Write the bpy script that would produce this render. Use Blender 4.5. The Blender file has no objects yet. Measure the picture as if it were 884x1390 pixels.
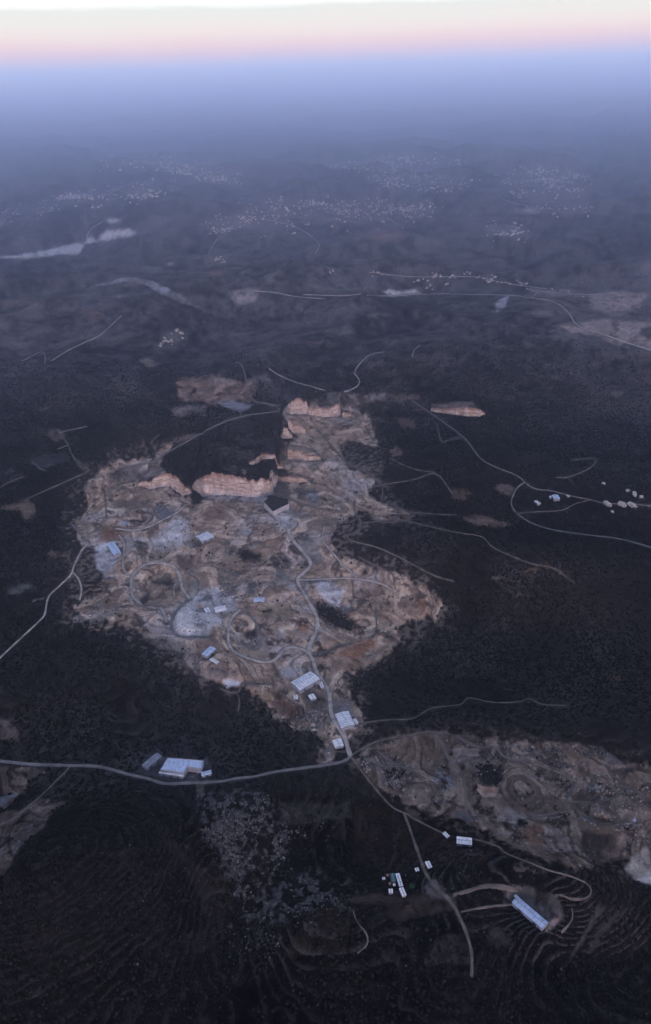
import bpy, math, random
import numpy as np
from mathutils import Matrix, Vector

random.seed(7)
RNG = np.random.RandomState(11)
C = bpy.context.scene.collection
SC = bpy.context.scene

# ------------------------------------------------------------------ camera
H = 1000.0                      # metres above the quarry plain
FPX = 1070.0                    # focal length, in pixels of the 1390 px high picture
PITCH = math.atan((695 - 96) / FPX)
ROLL = math.radians(1.75)
CX, CY = 442.0, 695.0
cp, sp = math.cos(PITCH), math.sin(PITCH)
_f = np.array([0, cp, -sp]); _r0 = np.array([1.0, 0, 0]); _u0 = np.array([0, sp, cp])
_r = math.cos(ROLL) * _r0 - math.sin(ROLL) * _u0
_u = math.sin(ROLL) * _r0 + math.cos(ROLL) * _u0
cam_d = bpy.data.cameras.new('camera')
cam = bpy.data.objects.new('camera', cam_d); C.objects.link(cam); SC.camera = cam
cam_d.sensor_fit = 'VERTICAL'; cam_d.sensor_height = 36.0
cam_d.lens = 36.0 * FPX / 1390.0
cam_d.clip_start = 1.0; cam_d.clip_end = 400000.0
cam.matrix_world = Matrix(((_r[0], _u[0], -_f[0], 0), (_r[1], _u[1], -_f[1], 0), (_r[2], _u[2], -_f[2], H), (0, 0, 0, 1)))

def project(x, y, z):
    dz = z - H
    d = x * _f[0] + y * _f[1] + dz * _f[2]
    d = np.where(np.abs(d) < 1e-3, 1e-3, d)
    U = CX + FPX * (x * _r[0] + y * _r[1] + dz * _r[2]) / d
    V = CY - FPX * (x * _u[0] + y * _u[1] + dz * _u[2]) / d
    bad = d < 50
    return np.where(bad, -9999, U), np.where(bad, 9999, V)

def ray(px, py):
    v = _f + _r * ((px - CX) / FPX) + _u * (-(py - CY) / FPX)
    return v / np.linalg.norm(v)

def flat(px, py, z=0.0):
    v = ray(px, py); t = (z - H) / v[2]
    return v[0] * t, v[1] * t

# survey tiles: coordinates read off enlarged crops of the photograph -> photograph coordinates
TILES = dict(A=(80, 600, 4.42), B=(260, 560, 4.42), C=(340, 520, 4.42), D=(240, 700, 4.42), E=(100, 740, 4.42),
             F=(240, 830, 4.42), G=(420, 680, 4.42), H=(180, 490, 4.42), I=(460, 970, 4.42), J=(640, 1000, 3.623),
             K=(480, 1120, 4.018), L=(660, 1140, 3.946), M=(180, 1000, 6.314), N=(400, 880, 7.367), O=(680, 620, 4.333),
             P=(500, 350, 2.302), Q=(0, 520, 2.947), R=(0, 700, 4.42), S=(0, 940, 2.947), T=(0, 1040, 1.842),
             U=(0, 250, 2.0), V=(442, 250, 2.0), W=(440, 520, 1.991), X=(80, 700, 3.4), Y=(300, 700, 2.7625),
             Z=(560, 720, 2.728), AA=(560, 950, 2.728), BB=(300, 880, 3.4), CC=(480, 1080, 2.188), px=(0, 0, 1.0))

def P(tile, s):
    ox, oy, k = TILES[tile]
    v = [float(a) for a in s.replace(',', ' ').split()]
    return [(ox + v[i] / k, oy + v[i + 1] / k) for i in range(0, len(v), 2)]

# ------------------------------------------------------------------ noise
_perm = RNG.permutation(4096)
_ang = RNG.rand(4096) * 2 * np.pi
_gx, _gy = np.cos(_ang), np.sin(_ang)
def perlin(x, y, seed=0):
    xi = np.floor(x).astype(np.int64); yi = np.floor(y).astype(np.int64)
    xf = x - xi; yf = y - yi
    def g(ix, iy, dx, dy):
        h = _perm[(_perm[(ix + seed * 131) & 4095] + iy) & 4095]
        return _gx[h] * dx + _gy[h] * dy
    u = xf * xf * xf * (xf * (xf * 6 - 15) + 10); v = yf * yf * yf * (yf * (yf * 6 - 15) + 10)
    a = g(xi, yi, xf, yf); b = g(xi + 1, yi, xf - 1, yf)
    c = g(xi, yi + 1, xf, yf - 1); d = g(xi + 1, yi + 1, xf - 1, yf - 1)
    return 1.5 * (a + (b - a) * u + (c - a) * v + (a - b - c + d) * u * v)

def fbm(x, y, wl, octs, seed=0, gain=0.5, sp=None, ridged=False):
    s = np.zeros_like(x); a = 1.0; tot = 0
    for o in range(octs):
        w = wl / 2 ** o
        n = perlin(x / w + 17.3 * o, y / w - 9.1 * o, seed + o)
        if ridged: n = 1 - 2 * np.abs(n)
        if sp is not None: n = n * np.clip(w / (2.2 * sp) - 0.6, 0, 1)
        s += a * n; tot += a; a *= gain
    return s / tot * 1.3

def sstep(a, b, x):
    t = np.clip((x - a) / (b - a), 0, 1); return t * t * (3 - 2 * t)

# ------------------------------------------------------------------ terrain grid (finer near the viewer's valley, coarser far off)
phi = np.radians(np.concatenate([np.linspace(74, 66, 12, endpoint=False), np.linspace(66, 3.0, 960, endpoint=False),
                                 np.linspace(3.0, 0.62, 90)]))
ROWY = np.concatenate([[-30000, -15000, -7000, -3500, -1800, -900, -400, -100, 100], H / np.tan(phi)])
COLU = np.concatenate([np.linspace(-4.0, -1.25, 26, endpoint=False) , np.linspace(-1.25, 1.25, 800), np.linspace(1.25, 4.0, 27)[1:]])
KW = 442.0 / FPX
def roww(y):
    y = np.asarray(y, float)
    return KW * (np.maximum(y, 0) * cp + H * sp) + np.maximum(-y, 0) * 0.9
NR, NC = len(ROWY), len(COLU)
GX = roww(ROWY)[:, None] * COLU[None, :]
GY = np.repeat(ROWY[:, None], NC, 1)
SPC = np.maximum(np.abs(np.gradient(ROWY))[:, None] * 0.6, (roww(ROWY) * 2.5 / 800)[:, None]) * np.ones((1, NC))

def gridat(A, x, y):
    x = np.atleast_1d(np.asarray(x, float)); y = np.atleast_1d(np.asarray(y, float))
    ri = np.interp(y, ROWY, np.arange(NR)); r0 = np.clip(ri.astype(int), 0, NR - 2)
    # exact within a cell: interpolate along each of the two rows
    def along(r):
        ci = np.interp(x / roww(ROWY[r]), COLU, np.arange(NC)); c0 = np.clip(ci.astype(int), 0, NC - 2)
        t = ci - c0
        return A[r, c0] * (1 - t) + A[r, c0 + 1] * t
    t = ri - r0
    return along(r0) * (1 - t) + along(r0 + 1) * t

def cast(Z, pts, lift=0.0):
    out = []
    for px, py in pts:
        v = ray(px, py)
        if v[2] > -0.008: v = v.copy(); v[2] = -0.008
        t0 = (H - 320) / -v[2]; t1 = (H + 120) / -v[2]
        t = np.linspace(t0, t1, 700)
        z = gridat(Z, v[0] * t, v[1] * t) + lift
        zz = H + v[2] * t
        k = np.argmax(zz <= z)
        if zz[k] > z[k]: k = len(t) - 1
        if k > 0:
            a = zz[k - 1] - z[k - 1]; b = z[k] - zz[k]
            tt = t[k - 1] + (t[k] - t[k - 1]) * a / max(a + b, 1e-6)
        else: tt = t[0]
        out.append((v[0] * tt, v[1] * tt, H + v[2] * tt))
    return np.array(out)

# ------------------------------------------------------------------ relief
far = sstep(3000, 9000, GY)
WX = GX + 160 * fbm(GX, GY, 900, 2, 3); WY = GY + 160 * fbm(GX, GY, 900, 2, 5)
Z = (58 + 120 * far) * fbm(WX, WY, 2300, 3, 20, sp=SPC) + 16 * fbm(WX, WY, 620, 3, 31, sp=SPC)
Z += (44 + 60 * far) * (fbm(WX, WY, 1500, 3, 57, ridged=True, sp=SPC) - 0.3)
Z *= 0.35 + 0.65 * sstep(900, 2300, GY)

def hill(px, py, h, sx, sy, rot=0.0, pw=1.0):
    global Z
    x, y = flat(px, py); c, s = math.cos(math.radians(rot)), math.sin(math.radians(rot))
    dx, dy = GX - x, GY - y
    a = (dx * c + dy * s) / sx; b = (-dx * s + dy * c) / sy
    Z = Z + h * np.exp(-((a * a + b * b) ** pw))
hill(735, 1205, 62, 150, 62, -12, 1.2)
hill(560, 1165, -14, 120, 50, 0)
hill(90, 1215, 75, 190, 120, 25, 1.0)
hill(300, 1240, -26, 50, 170, 20)
hill(340, 1110, 22, 60, 70, 0)
hill(450, 1260, 22, 110, 60, 10)
hill(640, 1290, 20, 60, 90, -30)
hill(880, 1270, -30, 120, 90, 0)
hill(150, 930, 28, 260, 150, 0)
hill(640, 930, -34, 260, 120, -10)
hill(760, 985, 30, 320, 80, -5)
hill(560, 745, 36, 260, 150, -25)
hill(720, 840, -40, 420, 130, -12)
hill(800, 780, 36, 420, 150, -12)
hill(640, 640, 50, 350, 260, -10)
hill(330, 590, 26, 330, 260, 0)
hill(60, 540, 40, 600, 300, 0)
hill(600, 500, 60, 800, 380, 5)
hill(800, 560, -50, 600, 300, 0)
hill(150, 425, 60, 1100, 500, 0)
Z += 95 * sstep(2300, 3600, GY) * (1 - .5 * sstep(9000, 20000, GY)) * (1 - 1.6 * np.abs(fbm(WX, WY * .8, 1150, 4, 401, gain=.42, sp=SPC)) - .5)
BASE = Z.copy()

# cut rock faces: (foot line in photograph coordinates, height at each vertex, how far the upper ground runs back)
FACES = [
 ('main', P('A', '475 262 500 262 560 282 615 274 670 268 715 290 750 314 795 300'), [6, 10, 22, 30, 38, 33, 28, 8], 380),
 ('main', P('B', '8 452 30 465 80 497 160 494 250 492 320 498 380 505 430 500 478 494 496 450 514 400'),
  [8, 30, 56, 60, 57, 48, 44, 46, 44, 44, 8], 420),
 ('mid', P('B', '512 408 580 412 660 414 700 414'), [8, 14, 14, 4], 200),
 ('upper', P('B', '352 388 372 388 402 372 420 350 480 352 552 354'), [4, 8, 16, 16, 10, 6], 160),
 ('far', P('C', '200 196 250 226 300 214 345 198'), [8, 44, 50, 40], 260),
 ('far', P('C', '350 206 400 208 460 200 500 196 540 188'), [16, 24, 24, 32, 40], 260),
 ('far', P('C', '550 200 580 202 608 202'), [16, 18, 12], 200),
 ('far', P('C', '232 318 280 320 330 312'), [30, 26, 14], 120),
 ('far', P('C', '186 336 200 372 230 376 252 368'), [6, 34, 30, 10], 80),
 ('far', P('C', '228 474 300 474 360 476 425 470'), [30, 26, 20, 12], 140),
 ('far', P('W', '290 74 330 82 380 88 420 90 432 84'), [6, 14, 26, 22, 6], 240),
 ('low', P('J', '35 262 60 284 120 294'), [6, 9, 10], 50),
]
def resample(line, step):
    line = np.asarray(line, float)
    d = np.concatenate([[0], np.cumsum(np.hypot(*(line[1:, :2] - line[:-1, :2]).T))])
    n = max(2, int(d[-1] / step) + 1); s = np.linspace(0, d[-1], n)
    return np.stack([np.interp(s, d, line[:, k]) for k in range(line.shape[1])], 1)

facelines = []
for kind, pts, hs, L in FACES:
    w = cast(BASE, pts); facelines.append(np.column_stack([w[:, 0], w[:, 1], hs]))
for (kind, pts, hs, L), fl in zip(FACES, facelines):
    xs, ys, hh = fl[:, 0], fl[:, 1], fl[:, 2]
    o = np.argsort(xs); xs, ys, hh = xs[o], ys[o], hh[o]
    m = (GX > xs[0] - 120) & (GX < xs[-1] + 120) & (GY > ys.min() - 30) & (GY < ys.max() + 3 * L)
    x, y = GX[m], GY[m]
    yl = np.interp(x, xs, ys); hc = np.interp(x, xs, hh)
    b = y - yl
    side = np.where(x < xs[0], np.exp(-((x - xs[0]) / 35) ** 2), np.where(x > xs[-1], np.exp(-((x - xs[-1]) / 35) ** 2), 1))
    out = (x < xs[0]) | (x > xs[-1])
    rise = np.where(out, sstep(0, 120, b), sstep(3, 8, b))
    Z[m] += hc * side * rise * np.exp(-(np.maximum(b, 0) / L) ** 2)

# ------------------------------------------------------------------ land cover outlines
QUARRY = P('px', '100 717 108 700 118 690 113 668 120 650 135 640 150 628 175 626 205 620 225 606 238 603 222 618 212 636 225 641 '
  '190 646 180 655 186 660 207 664 232 662 250 673 258 672 262 668 278 674 316 675 346 676 368 676 377 655 425 655 385 634 383 612 '
  '388 600 404 594 398 580 384 562 386 556 415 550 440 552 476 552 500 562 505 580 506 602 480 598 455 600 470 628 490 640 505 650 500 672 '
  '512 684 552 696 548 706 520 706 492 692 470 702 462 715 448 735 470 758 500 766 535 776 568 792 584 800 602 822 592 838 '
  '560 842 540 850 546 866 530 884 505 900 482 914 468 905 462 918 472 935 486 960 496 985 480 992 462 1010 455 1032 436 1032 '
  '436 1018 446 1006 430 992 400 986 370 968 352 946 330 934 300 926 282 918 262 902 240 882 215 872 196 860 178 852 150 846 132 838 '
  '105 838 104 824 122 812 150 806 140 792 146 778 134 762 128 748 110 732')
EASTQ = P('px', '476 1035 492 1018 520 1006 560 995 600 990 640 1000 690 1008 730 1008 790 1012 840 1030 884 1040 930 1050 940 1200 '
  '884 1192 866 1176 842 1160 815 1170 790 1178 742 1168 700 1146 660 1132 620 1110 580 1104 545 1086 515 1066 492 1044')
# (outline, colour, edge softness px, edge wobble px, kind)
BR = (.265, .205, .160); TAN = (.24, .195, .16); PALE = (.30, .27, .25); DUST = (.42, .41, .42); ORG = (.24, .115, .06)
CREAM = (.42, .35, .29); WHITE = (.50, .50, .50); GREYB = (.12, .105, .10); DARK = (.025, .0235, .0235); FIELD = (.032, .020, .015)
PATCH = [
 (P('H', '262 130 300 98 430 95 560 100 640 118 720 112 724 200 700 246 560 250 500 258 420 240 262 240'), (.17, .125, .105), 2, 6, 'q'),
 (P('H', '240 300 300 262 440 268 430 318 258 328'), (.14, .12, .115), 2, 5, 'q'),
 (P('H', '500 244 600 240 720 268 660 302 600 290 540 272'), (.22, .22, .25), 1.5, 3, 's'),
 (P('B', '140 300 200 240 260 250 300 300 260 350 180 340'), (.075, .068, .066), 3, 8, 'd'),
 (P('B', '60 180 300 60 480 120 540 300 300 330 100 300'), (.042, .038, .038), 6, 12, 'd'),
 (P('B', '300 340 330 340 330 375 305 370'), (.20, .155, .135), 1, 2, 's'),
 (P('H', '128 520 200 492 290 448 370 446 350 464 240 505 150 532'), (.13, .10, .09), 1.5, 2, 's'),
 (P('H', '720 90 800 80 850 120 820 135 740 130'), (.10, .10, .10), 2, 4, 's'),
 (P('C', '300 120 430 100 560 78 640 95 760 60 805 62 800 104 700 104 640 130 520 108 420 130 340 142'), (.15, .115, .10), 2, 4, 'q'),
 (P('C', '180 60 250 55 300 100 280 130 200 100'), (.085, .08, .085), 3, 4, 's'),
 (P('C', '430 250 520 240 640 262 700 270 740 350 690 360 620 345 520 345 470 330'), (.20, .105, .08), 2, 4, 'q'),
 (P('C', '340 380 430 360 480 380 470 420 400 410'), (.19, .11, .08), 2, 4, 's'),
 (P('C', '350 205 540 195 690 220 680 250 480 250 360 235'), (.15, .12, .11), 2, 4, 'q'),
 (P('W', '130 332 150 338 222 346 228 366 190 374 150 358'), (.17, .12, .10), 1, 3, 's'),
 (P('G', '318 40 360 28 460 30 540 60 592 84 570 112 460 115 390 92 350 76'), (.22, .14, .115), 1, 3, 'q'),
 (P('W', '368 362 420 358 470 370 526 378 500 390 430 386 380 372'), (.13, .09, .075), 1.5, 3, 's'),
 (P('W', '290 60 350 52 400 52 432 82 424 92 380 88 330 78'), (.16, .13, .125), 1, 2, 's'),
 (P('W', '192 94 240 98 250 124 210 120'), (.11, .08, .07), 1.5, 3, 's'),
 (P('W', '175 184 192 172 212 178 206 200 184 196'), (.13, .09, .08), 1, 3, 's'),
 (P('W', '350 292 380 286 400 296 380 320 355 316'), (.10, .075, .065), 1.5, 3, 's'),
 (P('W', '458 282 482 270 512 284 500 300 470 298'), (.10, .08, .075), 1.5, 3, 's'),
 (P('W', '500 210 520 198 560 192 580 184 592 200 560 214 520 214'), (.035, .03, .032), 2, 3, 's'),
 (P('Z', '405 176 430 136 486 116 540 128 552 156 500 140 466 148 430 180'), (.11, .07, .05), 1.5, 6, 'd'),
 (P('Z', '300 175 325 168 340 182 310 186'), (.09, .08, .07), 1, 3, 's'),
 (P('Z', '740 540 775 535 780 560 745 560'), (.07, .045, .035), 1, 3, 's'),
 (P('Z', '480 620 570 630 572 650 500 640'), (.05, .05, .05), 1, 4, 'd'),
 (P('Z', '735 590 800 600 800 640 760 640'), (.04, .042, .045), 2, 5, 'd'),
 (P('V', '158 292 176 286 196 292 245 286 252 294 175 306'), (.30, .28, .28), .6, 1.5, 's'),
 (P('V', '460 322 498 302 488 334 464 346'), (.22, .22, .24), .6, 1, 's'),
 (P('V', '712 306 740 300 770 290 820 292 866 302 848 332 815 344 800 360 760 350 730 338'), (.17, .14, .13), 1.5, 3, 's'),
 (P('V', '640 384 690 378 770 366 820 372 882 380 840 408 884 418 900 440 884 446 830 432 790 436 740 410 660 402'), (.24, .20, .185), 1.2, 3, 's'),
 (P('V', '540 282 660 288 700 300 620 304 560 296'), (.12, .11, .11), 1, 2, 's'),
 (P('V', '0 560 100 575 160 565 165 590 60 600 0 600'), (.12, .10, .09), 2, 4, 'q'),
 (P('V', '180 575 240 566 260 582 200 590'), (.12, .09, .08), 2, 4, 's'),
 (P('V', '720 570 760 562 830 564 800 572'), (.10, .09, .09), 1, 2, 's'),
 (P('U', '0 198 60 190 130 180 200 162 236 158 236 146 262 150 290 126 350 122 366 132 350 142 300 148 230 162 212 190 150 192 60 202'), (.34, .33, .34), .8, 2, 's'),
 (P('U', '280 98 300 94 326 98 300 106'), (.26, .25, .26), .8, 1, 's'),
 (P('U', '448 216 465 212 474 218 456 222'), (.30, .27, .25), .5, 1, 's'),
 (P('U', '625 296 660 284 706 286 692 318 650 326 634 312'), (.17, .15, .15), 2, 3, 's'),
 (P('U', '380 478 400 470 432 488 404 502'), (.17, .14, .12), 1, 2, 's'),
 (P('U', '225 348 260 342 300 352 260 364 230 360'), (.09, .06, .055), 2, 3, 's'),
 (P('U', '0 318 120 322 130 332 0 330'), (.09, .07, .065), 2, 3, 's'),
 (P('U', '300 465 340 455 360 475 330 480'), (.07, .065, .07), 2, 3, 's'),
 (P('U', '570 235 610 232 600 252 575 252'), (.08, .055, .05), 2, 3, 's'),
 (P('V', '70 130 200 118 220 150 180 156 90 145'), (.085, .06, .06), 3, 4, 's'),
 (P('V', '436 118 470 106 520 112 555 140 540 152 500 140 440 136'), (.10, .095, .10), 2, 3, 's'),
 (P('V', '515 70 560 66 590 70 560 78 520 76'), (.20, .17, .17), .8, 1, 's'),
 (P('V', '800 160 884 150 884 190 820 185'), (.05, .045, .05), 4, 5, 's'),
 (P('Q', '0 492 60 480 112 466 140 488 142 528 104 546 84 512 0 506'), (.13, .095, .075), 1, 3, 's'),
 (P('Q', '170 330 180 316 262 290 268 300 190 336'), (.20, .21, .23), .7, 2, 's'),
 (P('Q', '100 300 250 275 290 300 180 345 130 330'), (.045, .045, .05), 2, 4, 's'),
 (P('Q', '0 345 60 340 105 375 60 395 0 395'), (.045, .042, .045), 3, 5, 'd'),
 (P('Q', '195 195 235 185 260 215 230 235 200 220'), (.08, .065, .065), 1, 3, 's'),
 (P('Q', '620 250 700 222 770 206 775 216 690 246 630 264'), (.13, .10, .09), 1, 2, 's'),
 (P('Q', '150 100 220 82 225 92 160 112'), (.09, .08, .085), 1, 3, 's'),
 (P('R', '262 236 310 208 352 214 360 244 310 252'), (.09, .065, .055), 1.5, 3, 's'),
 (P('R', '276 420 300 370 356 380 340 440 290 450'), (.045, .030, .027), 2, 5, 'd'),
 (P('R', '192 508 265 490 268 500 198 520'), (.15, .13, .115), .5, 1, 's'),
 (P('R', '180 800 290 770 350 830 240 860'), (.030, .026, .024), 3, 6, 'd'),
 (P('R', '0 1220 50 1225 100 1280 108 1326 60 1345 0 1345'), (.085, .07, .068), 1, 3, 's'),
 (P('S', '0 300 100 298 182 306 180 322 120 350 112 400 60 420 20 470 0 472'), (.070, .055, .050), 1.5, 4, 'q'),
 (P('S', '0 420 60 400 75 405 40 430 0 460'), (.12, .13, .15), 1, 2, 's'),
 (P('T', '0 120 60 100 110 80 165 88 120 130 60 200 10 270 -60 300 -80 140'), (.062, .050, .046), 2, 5, 'q'),
 (P('px', '85 720 95 640 190 600 240 600 190 640 380 690 380 560 440 540 520 555 520 600 530 680 570 700 480 730 580 780 620 830 560 880 480 930 505 990 440 1040 430 1000 330 950 250 915 140 855 85 850'), (.07, .060, .053), 9, 16, 'd'),
 (QUARRY, BR, 1.6, 9, 'q'),
 (P('px', '470 1030 560 980 650 985 760 1004 900 1030 960 1060 960 1215 840 1190 700 1160 560 1105 500 1070'), (.045, .038, .034), 7, 14, 'd'),
 (EASTQ, (.115, .092, .076), 2, 9, 'q'),
 # inside the main quarry
 (P('A', '250 520 380 500 420 540 360 580 260 600 230 560'), (.17, .085, .05), 3, 6, 's'),
 (P('A', '80 460 150 450 200 520 190 590 140 560'), (.20, .15, .11), 2, 4, 's'),
 (P('A', '280 170 420 140 600 150 620 200 440 240 300 240'), (.125, .10, .09), 2, 6, 'q'),
 (P('A', '600 130 640 175 560 190 560 150'), (.15, .115, .10), 1, 3, 's'),
 (P('A', '330 350 440 340 520 370 420 400 330 400'), (.16, .11, .085), 2, 5, 's'),
 (P('A', '600 560 640 490 720 450 770 470 790 580 720 620 620 610 560 600'), DUST, 3, 5, 's'),
 (P('A', '570 400 640 380 700 420 660 470 590 450'), (.15, .15, .165), 3, 6, 's'),
 (P('A', '355 485 400 470 430 480 420 500 365 500'), (.27, .30, .34), .7, 1.5, 's'),
 (P('A', '210 640 240 612 290 612 300 640 260 660 220 655'), (.40, .44, .50), .6, 1, 's'),
 (P('E', '130 60 180 30 215 40 275 60 262 100 240 160 190 168 140 140'), (.33, .335, .36), 1.2, 3, 's'),
 (P('E', '170 200 250 170 255 190 185 212'), (.25, .26, .29), 1, 2, 'd'),
 (P('E', '120 250 170 220 215 235 210 290 150 310 122 280'), (.13, .085, .065), 2, 5, 'd'),
 (P('E', '155 245 190 235 205 265 175 285'), (.20, .17, .17), 1, 3, 's'),
 (P('E', '0 430 60 415 90 440 60 465 0 460'), (.23, .22, .21), 1.5, 3, 's'),
 (P('E', '120 430 240 370 280 385 230 430 150 455'), (.20, .185, .17), 1.5, 4, 's'),
 (P('E', '120 370 160 365 160 385 125 385'), (.18, .16, .09), 1, 1, 's'),
 (P('E', '80 480 160 490 260 450 420 375 410 395 260 470 180 515 90 505'), (.16, .11, .08), 1.2, 4, 'd'),
 (P('E', '340 30 410 30 420 50 360 56'), (.20, .165, .10), 1.5, 2, 's'),
 (P('E', '405 215 440 175 520 158 600 165 630 200 590 225 500 230 450 280 415 260'), (.20, .16, .12), 1.2, 3, 'q'),
 (P('E', '470 220 530 205 600 210 600 245 520 250 480 240'), (.045, .042, .04), 1.5, 4, 's'),
 (P('E', '470 340 520 300 580 320 600 360 540 380 480 370'), (.24, .20, .165), 1.5, 4, 's'),
 (P('E', '400 330 440 280 470 290 440 350 415 355'), (.06, .055, .055), 1, 2, 's'),
 (P('E', '625 60 720 60 722 150 680 165 632 130'), (.125, .085, .07), 1.5, 3, 's'),
 (P('E', '660 160 740 115 765 150 700 185'), (.21, .155, .12), 1.5, 3, 's'),
 (P('E', '670 215 770 215 775 275 690 280'), (.17, .165, .15), 1.5, 3, 's'),
 (P('E', '600 440 630 380 700 330 770 280 850 265 884 300 890 400 850 470 790 530 700 552 630 545 598 500'), DUST, 3, 7, 's'),
 (P('E', '640 440 700 390 790 400 800 470 700 530 640 500'), (.54, .54, .56), 3, 7, 's'),
 (P('D', '90 470 250 470 340 500 360 560 300 620 150 700 60 700'), (.36, .355, .365), 4, 7, 's'),
 (P('E', '720 360 760 350 778 370 745 385'), (.35, .20, .13), .8, 2, 's'),
 (P('E', '430 550 520 540 600 580 660 590 740 660 700 707 600 640 470 590'), (.19, .165, .15), 2, 4, 's'),
 (P('F', '0 190 60 210 130 310 260 345 380 350 370 390 220 408 110 370 40 290'), (.19, .165, .15), 1.5, 4, 's'),
 (P('F', '380 215 460 225 560 240 600 270 520 290 430 270'), (.23, .18, .135), 1.5, 3, 's'),
 (P('F', '520 120 570 110 590 150 540 160'), (.22, .165, .12), 1.5, 3, 's'),
 (P('F', '530 190 600 160 700 150 760 180 640 210 560 225'), (.18, .145, .12), 1.5, 4, 'd'),
 (P('F', '390 130 430 110 480 110 480 150 420 160'), (.035, .035, .037), 1.5, 3, 's'),
 (P('D', '480 545 620 540 700 560 710 610 650 640 560 620 480 600'), (.19, .155, .115), 1.5, 4, 's'),
 (P('D', '510 570 560 560 570 575 520 582'), (.02, .02, .02), .8, 1, 's'),
 (P('D', '730 625 775 625 775 680 735 690'), (.25, .12, .065), 1, 3, 's'),
 (P('F', '720 50 775 50 780 110 735 125'), (.25, .12, .065), 1, 3, 's'),
 (P('D', '480 180 560 140 620 140 650 180 560 205'), (.24, .15, .10), 2, 5, 's'),
 (P('D', '350 218 450 208 505 235 490 268 400 268'), (.018, .018, .018), 2, 4, 's'),
 (P('D', '560 260 660 250 690 290 620 320 570 300'), (.035, .035, .037), 2, 6, 's'),
 (P('D', '280 220 370 195 380 210 310 260'), (.17, .15, .125), 2, 3, 's'),
 (P('D', '530 430 590 375 690 375 680 395 600 412'), (.18, .165, .15), 1.5, 3, 's'),
 (P('D', '290 400 370 380 470 400 460 450 330 460'), (.17, .165, .17), 2, 6, 'd'),
 (P('D', '270 330 340 305 400 330 340 350'), (.21, .155, .12), 1.5, 4, 'd'),
 (P('D', '600 320 680 370 600 370'), (.15, .15, .14), 1.5, 3, 's'),
 (P('D', '380 480 460 470 470 485 390 492'), (.22, .16, .13), .8, 1.5, 's'),
 (P('D', '790 310 884 300 884 352 800 352'), (.26, .175, .12), 1.5, 3, 's'),
 (P('D', '720 120 800 130 880 240 800 240 740 180'), (.19, .175, .16), 2, 4, 's'),
 (P('D', '360 80 440 80 440 115 370 110'), (.22, .235, .27), 2, 4, 's'),
 (P('G', '0 130 120 70 140 90 60 160 0 180'), (.21, .16, .12), 1.5, 4, 's'),
 (P('G', '0 260 60 290 90 360 60 400 0 390'), (.18, .17, .16), 2, 4, 's'),
 (P('G', '8 405 90 395 120 440 60 450 12 440'), (.27, .19, .13), 1.5, 3, 's'),
 (P('G', '45 478 110 465 160 490 210 530 190 600 160 640 110 600 60 540'), (.38, .385, .41), 1.5, 4, 's'),
 (P('G', '190 640 215 622 250 630 252 662 205 672'), (.20, .215, .24), 1.5, 3, 's'),
 (P('G', '30 620 160 640 200 700 40 707'), (.022, .021, .021), 2.5, 5, 's'),
 (P('G', '640 600 690 592 700 640 660 650'), (.27, .125, .06), 1.5, 3, 's'),
 (P('G', '590 510 650 520 662 570 620 580'), (.18, .12, .09), 2, 4, 's'),
 (P('G', '230 560 340 530 400 570 380 620 260 620'), (.15, .125, .105), 2, 6, 'd'),
 (P('G', '700 610 780 600 800 650 740 680'), (.13, .115, .105), 2, 5, 'd'),
 (P('Y', '430 520 490 490 560 460 600 455 580 490 520 530 460 535'), (.25, .115, .06), 1.5, 4, 's'),
 (P('Y', '380 350 460 365 510 395 490 435 420 420 375 390'), (.018, .017, .017), 2, 4, 's'),
 (P('Y', '500 580 560 520 600 490 640 460 655 475 600 520 540 575'), (.17, .14, .115), 1.5, 3, 's'),
 (P('B', '80 498 250 495 470 500 440 530 400 540 330 520 120 520'), (.25, .255, .28), 1.5, 3, 's'),
 (P('B', '50 600 130 560 220 570 190 640 80 660'), (.20, .125, .095), 2, 4, 's'),
 (P('B', '0 500 30 478 85 510 60 550 0 560'), (.020, .021, .024), 1, 3, 's'),
 (P('B', '480 610 590 600 640 640 630 690 540 700 500 660'), (.42, .41, .42), 2.5, 4, 's'),
 (P('B', '510 395 580 420 590 500 560 545 480 500'), (.105, .088, .080), 1, 3, 's'),
 (P('B', '600 450 760 470 760 500 640 520'), (.045, .045, .05), 2, 5, 's'),
 (P('B', '720 640 850 600 870 640 780 680'), (.23, .17, .12), 2, 4, 's'),
 (P('B', '690 480 760 480 760 530 720 540'), (.17, .18, .20), 2, 4, 's'),
 (P('BB', '270 110 300 92 370 95 320 140 280 140'), (.30, .30, .31), 1, 2, 's'),
 (P('F', '280 410 330 405 400 425 380 440 330 450 300 465 290 440'), (.40, .44, .50), .7, 1.5, 's'),
 (P('F', '450 395 560 395 600 415 560 430 460 425'), (.16, .10, .075), 2, 3, 's'),
 (P('F', '495 505 530 470 600 452 625 478 560 520 520 535'), (.23, .15, .085), 1.2, 2, 's'),
 (P('F', '560 540 640 510 720 560 740 640 680 650 620 610'), (.12, .07, .05), 2, 5, 's'),
 (P('N', '0 560 60 560 150 650 140 820 0 820'), (.12, .085, .07), 1, 3, 'd'),
 (P('N', '200 700 330 640 340 760 220 760'), (.10, .085, .08), 1.5, 4, 'd'),
 (P('N', '370 520 560 520 590 650 640 690 680 750 560 780 470 800 400 700'), (.15, .14, .14), .8, 2, 's'),
 (P('N', '40 420 230 320 330 480 300 640 200 600 80 500'), (.12, .10, .085), 1.2, 3, 'q'),
 (P('N', '245 1060 300 1000 360 985 420 1030 350 1080 290 1110'), (.16, .155, .155), .8, 2, 's'),
 (P('N', '480 300 560 300 520 420 570 520 590 620 560 560 500 470'), (.14, .11, .09), 1.2, 3, 's'),
 # east rock yard
 (P('J', '170 345 262 378 272 395 240 440 148 412'), (.17, .155, .15), .8, 2, 's'),
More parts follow.
